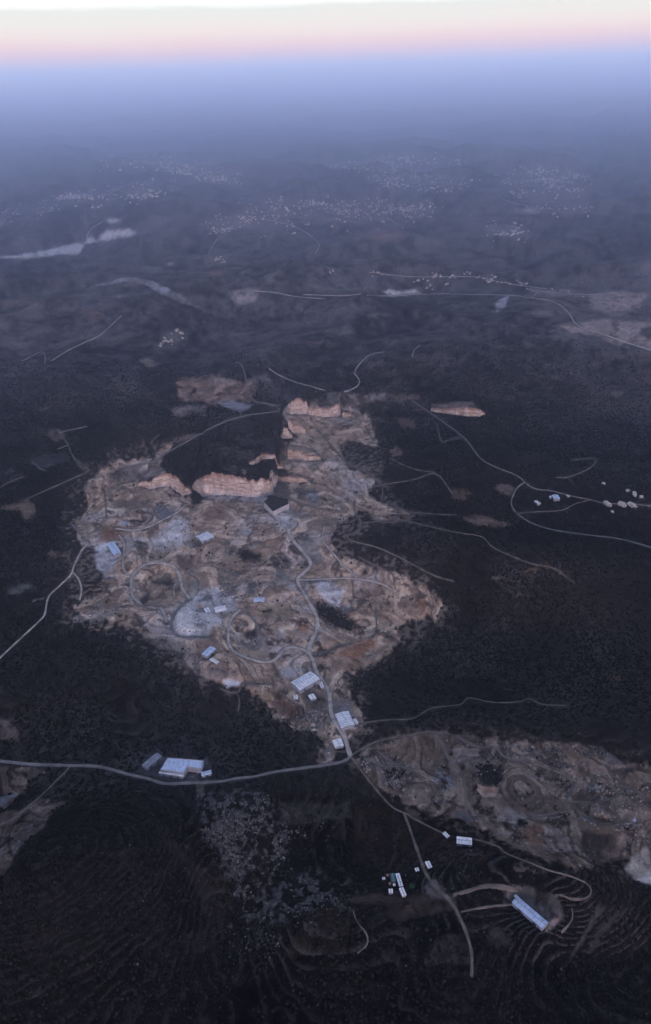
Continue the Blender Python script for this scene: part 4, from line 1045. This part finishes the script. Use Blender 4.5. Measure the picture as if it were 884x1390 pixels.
# the big L-shaped roadside factory with its lower lean-to
g = cast(ZF, [(fc[0], fc[1])])[0]; hz = g[2]
fac = bpy.data.objects.new('factory', None); C.objects.link(fac)
fac['label'] = 'large white L-shaped factory roof beside the main road, widest in the photo'; fac['category'] = 'factory'
w = np.array([flat(x, y, hz + 11) for x, y in FACTORY]); c = w.mean(0)
fac.location = (c[0], c[1], hz)
def inset(p, d):
    p = np.asarray(p); cc = p.mean(0); return cc + (p - cc) * (1 - d / np.hypot(*(p - cc).T).mean())
prism(inset(w - c, .8), -6, 10.4, 'wall', wall_g, fac)
rf = prism(w - c, 10.4, 11, 'roof', RM['blue'], fac)
par = inset(w - c, .5); n = len(par)
for i in range(n):
    a, b = par[i], par[(i + 1) % n]; d = b - a; ln = np.hypot(*d)
    s = box('parapet', 0, 0, .45, ln, .4, .9, wall_m, rf); s.location = ((a[0] + b[0]) / 2, (a[1] + b[1]) / 2, 11); s.rotation_euler = (0, 0, math.atan2(d[1], d[0]))
d = w[1] - w[0]; ang = math.atan2(d[1], d[0])
for i in range(5):
    s = box('skylight', 0, 0, .15, 2.0, 9, .3, sky_m, rf)
    p = (w[0] * (1 - (i + .8) / 6) + w[1] * ((i + .8) / 6)) * .62 + w[5] * .0 + .38 * (w[5] * (1 - (i + .8) / 8) + w[4] * (i + .8) / 8) - c
    s.location = (p[0], p[1], 11); s.rotation_euler = (0, 0, ang)
w2 = np.array([flat(x, y, hz + 6) for x, y in LEAN])
prism(inset(w2 - c, .5), -6, 5.6, 'lean_to', wall_g, fac)
prism(w2 - c, 5.6, 6, 'lean_to_roof', RM['plain'], fac)
a, b = w2[3] - c, w2[2] - c
for i in range(3):
    f = (i + .7) / 3.4; p = a + (b - a) * f; dd = b - a
    s = box('door', 0, 0, 2.2, 4.5, .2, 4.4, door_m, fac); nrm = np.array([dd[1], -dd[0]]) / np.hypot(*dd)
    s.location = (p[0] + nrm[0] * .1, p[1] + nrm[1] * .1, 0); s.rotation_euler = (0, 0, math.atan2(dd[1], dd[0]))

# ------------------------------------------------------------------ village and town houses
stone = simple_mat('pale_stone_house', (.48, .46, .45), .9, .2, .15)
glassm = simple_mat('house_window', (.03, .035, .05), .3, .5, .1, .5)
def add_box(V_, F_, M_, cx, cy, z0, lx, ly, lz, mi):
    b = len(V_)
    V_ += [(cx + sx * lx / 2, cy + sy * ly / 2, z0 + (lz if sz else 0)) for sx in (-1, 1) for sy in (-1, 1) for sz in (0, 1)]
    for f in [(0, 1, 3, 2), (4, 6, 7, 5), (0, 4, 5, 1), (2, 3, 7, 6), (0, 2, 6, 4), (1, 5, 7, 3)]:
        F_.append(tuple(b + i for i in f)); M_.append(mi)
def house_geo(var):
    V_, F_, M_ = [], [], []
    L0, W0, H0 = [(14, 11, 7), (18, 12, 10), (12, 10, 4), (20, 13, 7)][var]
    add_box(V_, F_, M_, 0, 0, -5, L0, W0, H0 + 5, 0)
    for s in (-1, 1):
        add_box(V_, F_, M_, 0, s * (W0 / 2 - .2), H0 + .002, L0, .4, .8, 0); add_box(V_, F_, M_, s * (L0 / 2 - .2), 0, H0 + .004, .4, W0 - .82, .8, 0)
    add_box(V_, F_, M_, L0 * .2, W0 * .1, H0 + .003, 3.4, 3.4, 2.6, 0)
    if var in (1, 3): add_box(V_, F_, M_, -L0 / 2 - 2.9, -1, -5, 6, W0 * .7, H0 * .5 + 5, 0)
    for k in range(3):
        for z in ([1.2] if H0 < 6 else [1.2, 4.6]):
            for s in (-1, 1): add_box(V_, F_, M_, -L0 * .3 + k * L0 * .3, s * (W0 / 2 + .03), z, 1.4, .1, 1.5, 1)
    add_box(V_, F_, M_, L0 * .42, -(W0 / 2 + .04), 0, 1.3, .1, 2.2, 1)
    return V_, F_, M_
HM = []
for var in range(4):
    V_, F_, M_ = house_geo(var)
    me = bpy.data.meshes.new('house'); me.from_pydata(V_, [], F_); me.materials.append(stone); me.materials.append(glassm)
    me.polygons.foreach_set('material_index', M_); HM.append((me, V_, F_, M_))
def place_house(p, var, rz, s, label, group=None, nm='house'):
    o = bpy.data.objects.new(nm, HM[var][0]); C.objects.link(o)
    o.location = (p[0], p[1], p[2]); o.rotation_euler = (0, 0, rz); o.scale = (s, s, s)
    o['label'] = label; o['category'] = 'house'
    if group: o['group'] = group
rr = random.Random(5)
# the farm houses by the eastern ridge road
for tile, x, y, s, var, lab in [
  ('O', 622, 280, 1.0, 3, 'first pale house west of the twin houses on the eastern ridge road'), ('O', 636, 292, .9, 0, 'smaller pale house directly below the first ridge road house'),
  ('O', 708, 286, 1.0, 1, 'taller pale house in the middle of the ridge road group'), ('O', 724, 294, .8, 2, 'low pale house just right of the taller ridge road house'),
  ('O', 766, 288, 1.1, 3, 'last pale house east on the ridge road group'), ('O', 655, 326, .8, 2, 'lone low house below the ridge road group'),
  ('O', 746, 204, .8, 0, 'pale house at the top of the slope above the ridge road'), ('O', 784, 226, .9, 1, 'second pale house along the short lane above the ridge road'),
  ('O', 826, 240, .8, 0, 'lowest pale house on the short lane above the ridge road'), ('O', 394, 234, .8, 2, 'low pale house between the bright farm shed and the ridge group'),
  ('O', 604, 160, .9, 2, 'lone pale house high on the slope above the ridge road')]:
    p = cast(ZF, P(tile, f'{x} {y}'))[0]; place_house(p, var, rr.random() * 3, s * .85, lab)
# the ridge village
vill = '20 236 12 240 130 238 142 242 152 246 128 250 290 242 300 246 312 250 296 252 345 250 352 254 338 254 385 240 392 244 376 244 412 254 240 266 252 262 265 258 278 262 285 276 275 282 290 286 222 292 232 294 245 290 185 294 176 298 198 300 256 298 330 272 438 262 444 266 452 248 460 254 450 260 466 266 478 268 490 268 500 272 528 268 536 270 546 272 532 276 548 284 556 286 520 262 430 256 418 250 564 290 615 286 640 290 700 306 660 292'
vp = cast(ZF, P('V', vill))
for p in vp: place_house(p, rr.randrange(4), rr.random() * 3, rr.uniform(.5, .85), 'pale flat-roofed house of the ridge village on the far road', 'houses of the ridge village')
count = 0; cand = []
for ti, (poly, n, lab) in enumerate(TOWNS):
    pa = np.array(poly); x0, y0 = pa.min(0); x1, y1 = pa.max(0); k = 0; pts = []
    # houses gather along lanes
    while k < n:
        if rr.random() < .45 or not pts: x, y = rr.uniform(x0 - 14, x1 + 14), rr.uniform(y0 - 5, y1 + 5)
        else:
            bx, by = rr.choice(pts); x, y = bx + rr.gauss(0, 11), by + rr.gauss(0, 2)
        if poly_sdf(pa, np.array([x]), np.array([y]))[0] > -rr.expovariate(.22): pts.append((x, y)); k += 1
    W3 = cast(ZF, pts)
    for p in W3: cand.append((np.hypot(p[1], p[0]), p, lab, ti))
cand.sort(key=lambda a: a[0])
NIND = 300 - len(vp) - 11
for d, p, lab, ti in cand[:NIND]:
    place_house(p, rr.randrange(4), rr.random() * 3, rr.uniform(.5, .85), 'pale flat-roofed house ' + lab, 'houses ' + lab)
VV, FF, k = [], [], 0
for d, p, lab, ti in cand[NIND:]:
    me, V_, F_, M_ = HM[rr.randrange(4)]; a = rr.random() * 3; s = rr.uniform(.5, 1.1) * (1.3 if d > 9000 else 1)
    va = np.array(V_[:48 if len(V_) > 48 else len(V_)]) * s; c_, s_ = math.cos(a), math.sin(a)
    VV.append(np.column_stack([va[:, 0] * c_ - va[:, 1] * s_ + p[0], va[:, 0] * s_ + va[:, 1] * c_ + p[1], va[:, 2] + p[2]]))
    FF.append(np.array([f for f in F_ if max(f) < len(va)]) + k); k += len(va)
me = raw_mesh('distant_houses', np.vstack(VV), np.vstack(FF), stone)
link('distant_houses', me, kind='stuff', label='mass of tiny pale houses in the farthest hazy towns', category='houses')

# ------------------------------------------------------------------ rubble, boulders and scrub
def blob_field(name, centres, sizes, cols, mat, squash=.7, kind='stuff', label='', category='', seed=1, shape='rock'):
    r = np.random.RandomState(seed); n = len(centres)
    if shape == 'rock':
        bv = np.array([(-1, -1, -.8), (1, -1, -.8), (1, 1, -.8), (-1, 1, -.8), (-.75, -.8, .8), (.8, -.7, .7), (.7, .8, .9), (-.8, .7, .75)]) * .5
        bf = np.array([(0, 1, 5, 4), (1, 2, 6, 5), (2, 3, 7, 6), (3, 0, 4, 7), (4, 5, 6, 7)])
    else:
        a = np.arange(5) * 2 * np.pi / 5
        bv = np.vstack([np.column_stack([np.cos(a) * .5, np.sin(a) * .5, np.full(5, -.1)]), np.column_stack([np.cos(a + .6) * .42, np.sin(a + .6) * .42, np.full(5, .42)]), [[0, 0, .75]]])
        bf = []
        for i in range(5):
            j = (i + 1) % 5
            bf += [(i, j, 5 + i), (j, 5 + j, 5 + i), (5 + i, 5 + j, 10)]
        bf = np.array(bf)
    m = len(bv)
    v = bv[None] * sizes[:, None, None] * (1 + .35 * (r.rand(n, m, 3) - .5))
    v[..., 2] *= squash
    t = r.rand(n) * 6.28; cc, ss = np.cos(t)[:, None], np.sin(t)[:, None]
    st = (r.rand(n) * .8 + .6)[:, None]
    x = v[..., 0] * st; y = v[..., 1]
    vx = x * cc - y * ss + centres[:, 0:1]; vy = x * ss + y * cc + centres[:, 1:2]; vz = v[..., 2] + centres[:, 2:3]
    Vv = np.stack([vx, vy, vz], -1).reshape(-1, 3)
    Ff = (bf[None] + (np.arange(n) * m)[:, None, None]).reshape(-1, bf.shape[1])
    me = raw_mesh(name, Vv, Ff, mat, np.repeat(cols, m, 0))
    return link(name, me, kind=kind, label=label, category=category)
INVc = (GY > 300) & (GY < 3300)
def scatter(weight, n, seed):
    r = np.random.RandomState(seed)
    dA = np.abs(np.gradient(ROWY))[:, None] * (roww(ROWY) / 320)[:, None]
    w = (weight * dA * (np.abs(COLU)[None, :] < 1.24)).reshape(-1); w = w / w.sum()
    idx = r.choice(w.size, n, p=w); ri, ci = idx // NC, idx % NC
    fx, fy = r.rand(n) - .5, r.rand(n) - .5
    ri2 = np.clip(ri, 1, NR - 2); y = ROWY[ri2] + fy * (ROWY[ri2 + 1] - ROWY[ri2 - 1]) * .5
    x = roww(y) * (COLU[ci] + fx * 2.5 / 800)
    return x, y, gridat(ZF, x, y), ri2, ci, r
tint_m = simple_mat('rubble_stone', (.3, .3, .3), .95, .5, .2, .05, attr='tint')
leaf_m = simple_mat('scrub_leaves', (.02, .02, .02), 1, .8, .3, .02, attr='tint')
# limestone blocks on the quarry floors
wq = np.zeros_like(Z)
for poly, a in ((QUARRY, .22), (EASTQ, .35), (P('D', '270 310 480 380 560 420 400 500 260 480'), 3), (P('N', '20 640 330 620 340 800 0 820'), 8),
                (P('J', '440 180 840 180 860 460 560 440'), 1.8), (P('I', '100 260 420 300 460 440 300 440 160 330'), 2.2), (P('I', '540 330 720 330 700 470 540 470'), 2.2),
                (P('E', '0 400 140 360 300 330 250 470 60 500'), 2)):
    m, w = region(poly, 3, 6, 2); wq[m] = np.maximum(wq[m], w * a)
wq *= sstep(-.25, .35, spk + N2) * (rd > 1.0)
x, y, z, ri, ci, r = scatter(wq, 12000, 5)
sz = 1.0 + 2.4 * r.rand(len(x)) ** 3
tn = (.10 + .22 * r.rand(len(x)) ** 2)[:, None] * np.array([[1, .96, .94]])
blob_field('quarry_rubble', np.column_stack([x, y, z + sz * .15]), sz, tn, tint_m, .75, label='pale blocks and rubble littering the quarry floors', category='rubble')
wr = np.zeros_like(Z)
for poly, a in ((P('T', '500 55 640 55 700 130 710 210 660 255 585 275 535 190 505 120'), 1.0), (P('T', '600 290 780 270 884 320 860 360 700 380 610 395'), .5),
                (P('T', '715 140 884 130 884 150 740 180 700 230'), .5), (P('S', '300 80 420 80 440 220 340 240'), .22), (P('S', '500 140 560 150 520 280 480 240'), .5),
                (P('Z', '0 350 250 370 330 520 200 560 0 480'), .16), (P('X', '330 520 560 600 700 760 400 760'), .22), (P('J', '0 20 250 40 500 60 700 60 884 120 884 200 500 180 200 160'), .5),
                (P('K', '560 240 720 120 740 130 640 260 520 330'), .25), (P('T', '600 390 760 440 740 479 560 479'), .2),
                (P('px', '620 850 884 840 884 1000 640 990'), .02), (P('px', '0 640 100 700 90 980 0 1000'), .02),
                (P('px', '480 700 620 720 600 800 470 740'), .12), (P('px', '0 1050 480 1050 884 1200 884 1390 0 1390'), .002)):
    m, w = region(poly, 12, 26, 6); wr[m] = np.maximum(wr[m], w * a)
cf = (BASE + 3 * n_b + 200) / 3.0; cf = cf - np.floor(cf)
wr *= (.15 + .85 * sstep(.35, .15, np.abs(cf - .5))) * sstep(-.15, .35, .5 * spk + .5 * n_b + .9 * N2) * (rd > 1.0)
x, y, z, ri, ci, r = scatter(wr, 15000, 8)
sz = .9 + 1.9 * r.rand(len(x)) ** 3
tn = (.04 + .12 * r.rand(len(x)) ** 2)[:, None] * np.array([[.96, .97, 1.0]])
blob_field('limestone_outcrops', np.column_stack([x, y, z + sz * .1]), sz, tn, tint_m, .55, label='grey limestone rocks strewn over the scrubby slopes', category='rocks', seed=3)
ws = (1 - .99 * bare) * INVc * sstep(-.35, .25, n_b + .6 * spk + .1) * (rd > 1.5) * sstep(3200, 1700, GY) ** 1.3
x, y, z, ri, ci, r = scatter(ws, 90000, 9)
sz = 2.2 + 3.6 * r.rand(len(x)) ** 2
tn = (.009 + .014 * r.rand(len(x)))[:, None] * np.array([[.95, 1.03, .92]])
blob_field('scrub', np.column_stack([x, y, z]), sz, tn, leaf_m, .9, label='low dark bushes and olive trees dotting the hills', category='scrub', seed=4, shape='bush')

# the one clearly green tree by the farmyard
p = cast(ZF, P('K', '320 342'))[0]
tree = bpy.data.objects.new('tree', None); C.objects.link(tree); tree.location = p
tree['label'] = 'round green tree standing alone right of the valley farmyard'; tree['category'] = 'tree'
bark = simple_mat('bark', (.05, .04, .03), .95, 1.5, .3)
a = np.arange(8) * np.pi / 4; rows = []
for z_, r_ in ((-.5, .55), (1.5, .4), (3.2, .3), (5, .12)): rows.append(np.column_stack([np.cos(a) * r_, np.sin(a) * r_, np.full(8, z_)]))
R = np.stack(rows, 0); R = np.concatenate([R, R[:, :1]], 1); link('trunk', grid_mesh('trunk', R, 4, 9, bark), tree)
r = np.random.RandomState(2); n = 900
d = r.normal(size=(n, 3)); d /= np.linalg.norm(d, axis=1)[:, None]; q = d * (r.rand(n, 1) ** .4) * np.array([3.6, 3.6, 2.6]) * (1 + .2 * np.sin(d[:, :1] * 5 + d[:, 1:2] * 4)) + [0, 0, 4.6]
u = r.normal(size=(n, 3)) * .34; v = r.normal(size=(n, 3)) * .34
Vt = np.stack([q - u, q + v, q + u, q - v], 1).reshape(-1, 3); Ft = np.arange(n * 4).reshape(-1, 4)
link('crown', raw_mesh('crown', Vt, Ft, simple_mat('green_leaves', (.03, .10, .05), .8, 1, .3)), tree)

# ------------------------------------------------------------------ smoke
def smoke(line, widths, dens, label, rise=25, grp=None):
    w3 = cast(ZF, line); zz = w3[:, 2] + np.linspace(2, rise, len(w3)) 
    cen = resample(np.column_stack([w3[:, 0], w3[:, 1], zz, np.array(widths)]), 12)
    n = len(cen); rows = []; a = np.arange(14) * 2 * np.pi / 14
    t = np.gradient(cen[:, :2], axis=0); t /= np.hypot(t[:, 0], t[:, 1])[:, None]; nn = np.stack([-t[:, 1], t[:, 0]], 1)
    for i in range(n):
        r_ = cen[i, 3] * (1 + .35 * perlin(np.full(14, i * .35), np.arange(14) * .45, 61)) * (0.05 if i in (0, n - 1) else 1)
        rows.append(np.column_stack([cen[i, 0] + nn[i, 0] * np.cos(a) * r_, cen[i, 1] + nn[i, 1] * np.cos(a) * r_, cen[i, 2] + np.sin(a) * r_ * .55]))
    R = np.stack(rows, 0); R = np.concatenate([R, R[:, :1]], 1)
    m, nt = new_mat('smoke'); out = N(nt, 'ShaderNodeOutputMaterial'); pv = N(nt, 'ShaderNodeVolumePrincipled')
    pv.inputs['Color'].default_value = (.85, .9, 1, 1); 
    tcs = N(nt, 'ShaderNodeTexCoord'); ns = N(nt, 'ShaderNodeTexNoise'); ns.inputs['Scale'].default_value = .022; ns.inputs['Detail'].default_value = 5; ns.inputs['Roughness'].default_value = .65
    nt.links.new(tcs.outputs['Object'], ns.inputs['Vector']); mrs = N(nt, 'ShaderNodeMapRange')
    mrs.inputs[1].default_value = .42; mrs.inputs[2].default_value = .72; mrs.inputs[3].default_value = 0; mrs.inputs[4].default_value = dens
    nt.links.new(ns.outputs[0], mrs.inputs[0]); nt.links.new(mrs.outputs[0], pv.inputs['Density'])
    nt.links.new(pv.outputs[0], out.inputs['Volume'])
    link('smoke', grid_mesh('smoke', R, n, 15, m), kind='stuff', label=label, category='smoke')
smoke(P('U', '556 338 530 334 490 318 450 300 410 282 370 274 335 276 300 290 220 300'), [5, 14, 30, 34, 26, 22, 18, 14, 6], .016, 'pale blue smoke plume drifting over the far plain', 40)
smoke(P('R', '222 468 200 456 185 440 175 450 150 480 100 510 60 540'), [5, 11, 14, 16, 16, 16, 8], .012, 'small blue puff of smoke beside the western track', 30)

# ------------------------------------------------------------------ haze
hm, nt = new_mat('haze'); out = N(nt, 'ShaderNodeOutputMaterial'); pv = N(nt, 'ShaderNodeVolumePrincipled')
HZ_D = 0.000132
pv.inputs['Color'].default_value = (.62, .735, 1.0, 1); pv.inputs['Density'].default_value = HZ_D
pv.inputs['Anisotropy'].default_value = 0.93
nt.links.new(pv.outputs[0], out.inputs['Volume'])
x1, y0_, y1_, zb, ztop = 190000, -31000, 125000, float(ZF.min()) - 1, H + 120
v = [(sx * x1, sy, sz) for sx in (-1, 1) for sy in (y0_, y1_) for sz in (zb, ztop)]
me = bpy.data.meshes.new('haze'); me.from_pydata(v, [], [(0, 1, 3, 2), (4, 6, 7, 5), (0, 4, 5, 1), (2, 3, 7, 6), (0, 2, 6, 4), (1, 5, 7, 3)]); me.materials.append(hm)
link('haze', me, kind='stuff', label='blue dusk haze filling the air over the hills', category='haze')

# ------------------------------------------------------------------ sky and light
wd = bpy.data.worlds.new('World'); SC.world = wd; wd.use_nodes = True; nt = wd.node_tree; nt.nodes.clear(); L = nt.links
out = N(nt, 'ShaderNodeOutputWorld'); bg = N(nt, 'ShaderNodeBackground'); L.new(bg.outputs[0], out.inputs[0])
SUN_EL, SUN_AZ = math.radians(7), math.radians(170)     # low, behind and a little to the right of the viewer
sky = N(nt, 'ShaderNodeTexSky', sky_type='NISHITA'); sky.sun_disc = False
sky.sun_elevation = SUN_EL; sky.sun_rotation = SUN_AZ
tc = N(nt, 'ShaderNodeTexCoord'); sx = N(nt, 'ShaderNodeSeparateXYZ'); L.new(tc.outputs['Generated'], sx.inputs[0])
# slow undulation of the colour bands and a few sunlit cloud tops on the horizon
mpn = N(nt, 'ShaderNodeMapping'); mpn.inputs['Scale'].default_value = (14, 14, 60); L.new(tc.outputs['Generated'], mpn.inputs[0])
nz = N(nt, 'ShaderNodeTexNoise'); nz.inputs['Scale'].default_value = 1.0; nz.inputs['Detail'].default_value = 3; L.new(mpn.outputs[0], nz.inputs['Vector'])
wz = math_('ADD', sx.outputs['Z'], math_('MULTIPLY', math_('SUBTRACT', nz.outputs[0], .5), .009))
ramp = N(nt, 'ShaderNodeValToRGB'); L.new(mr_(wz, -.02, .12, 0, 1), ramp.inputs[0])
def srgb(r, g, b): return tuple(((c / 255 + .055) / 1.055) ** 2.4 if c > 10 else c / 255 / 12.92 for c in (r, g, b)) + (1,)
cr = ramp.color_ramp
stops = [(-.02, srgb(170, 180, 222)), (.001, srgb(184, 188, 220)), (.009, srgb(210, 196, 216)), (.018, srgb(240, 202, 206)), (.027, srgb(254, 216, 204)), (.037, srgb(255, 232, 214)),
         (.048, srgb(248, 238, 220)), (.060, srgb(238, 238, 222)), (.085, (2.0, 1.95, 2.05, 1)), (.12, (3.5, 3.35, 3.5, 1))]  # top stops: unseen bright ring added to light the haze
while len(cr.elements) > 1: cr.elements.remove(cr.elements[-1])
cr.elements[0].position = 0; cr.elements[0].color = stops[0][1]
for z_, c_ in stops[1:]:
    e = cr.elements.new((z_ + .02) / .14); e.color = c_
# above the band the sky darkens to the dusk blue of the zenith
up = mr_(sx.outputs['Z'], .10, .50, 0, 1, True)
glow = mr_(sx.outputs['Y'], -.2, .95, 0, 1, True)        # unseen glow straight ahead, added to brighten the far haze
high = mixc(glow, (.38, .44, .70), (1.0, 1.0, 1.3))
side = mixc(mr_(sx.outputs['Z'], .10, .24, 0, 1, True), ramp.outputs[0], high)
zen = mixc(up, side, (.50, .54, .74))
low = mr_(sx.outputs['Z'], -.05, -.012, 1, 0, True)
allc = mixc(low, zen, (.01, .01, .012))
nis = scale_(sky.outputs[0], 0.005)
add = N(nt, 'ShaderNodeVectorMath', operation='ADD'); L.new(allc, add.inputs[0]); L.new(nis, add.inputs[1])
L.new(add.outputs[0], bg.inputs['Color']); bg.inputs['Strength'].default_value = 1.0
sl = bpy.data.lights.new('sun', 'SUN'); sl.energy = 3.4; sl.angle = math.radians(6); sl.color = (1.0, .66, .55)
so = bpy.data.objects.new('sun', sl); C.objects.link(so)
dv = Vector((math.sin(SUN_AZ) * math.cos(SUN_EL), math.cos(SUN_AZ) * math.cos(SUN_EL), math.sin(SUN_EL)))
so.rotation_euler = dv.to_track_quat('Z', 'Y').to_euler(); so.location = (0, 0, H + 500)

SC.view_settings.view_transform = 'Standard'; SC.view_settings.look = 'None'
SC.view_settings.exposure = 0; SC.view_settings.gamma = 1; SC.view_settings.use_curve_mapping = False
SC.cycles.use_denoising = True; SC.cycles.denoiser = 'OPENIMAGEDENOISE'
SC.cycles.max_bounces = 4; SC.cycles.diffuse_bounces = 2; SC.cycles.volume_bounces = 2
SC.cycles.use_adaptive_sampling = False
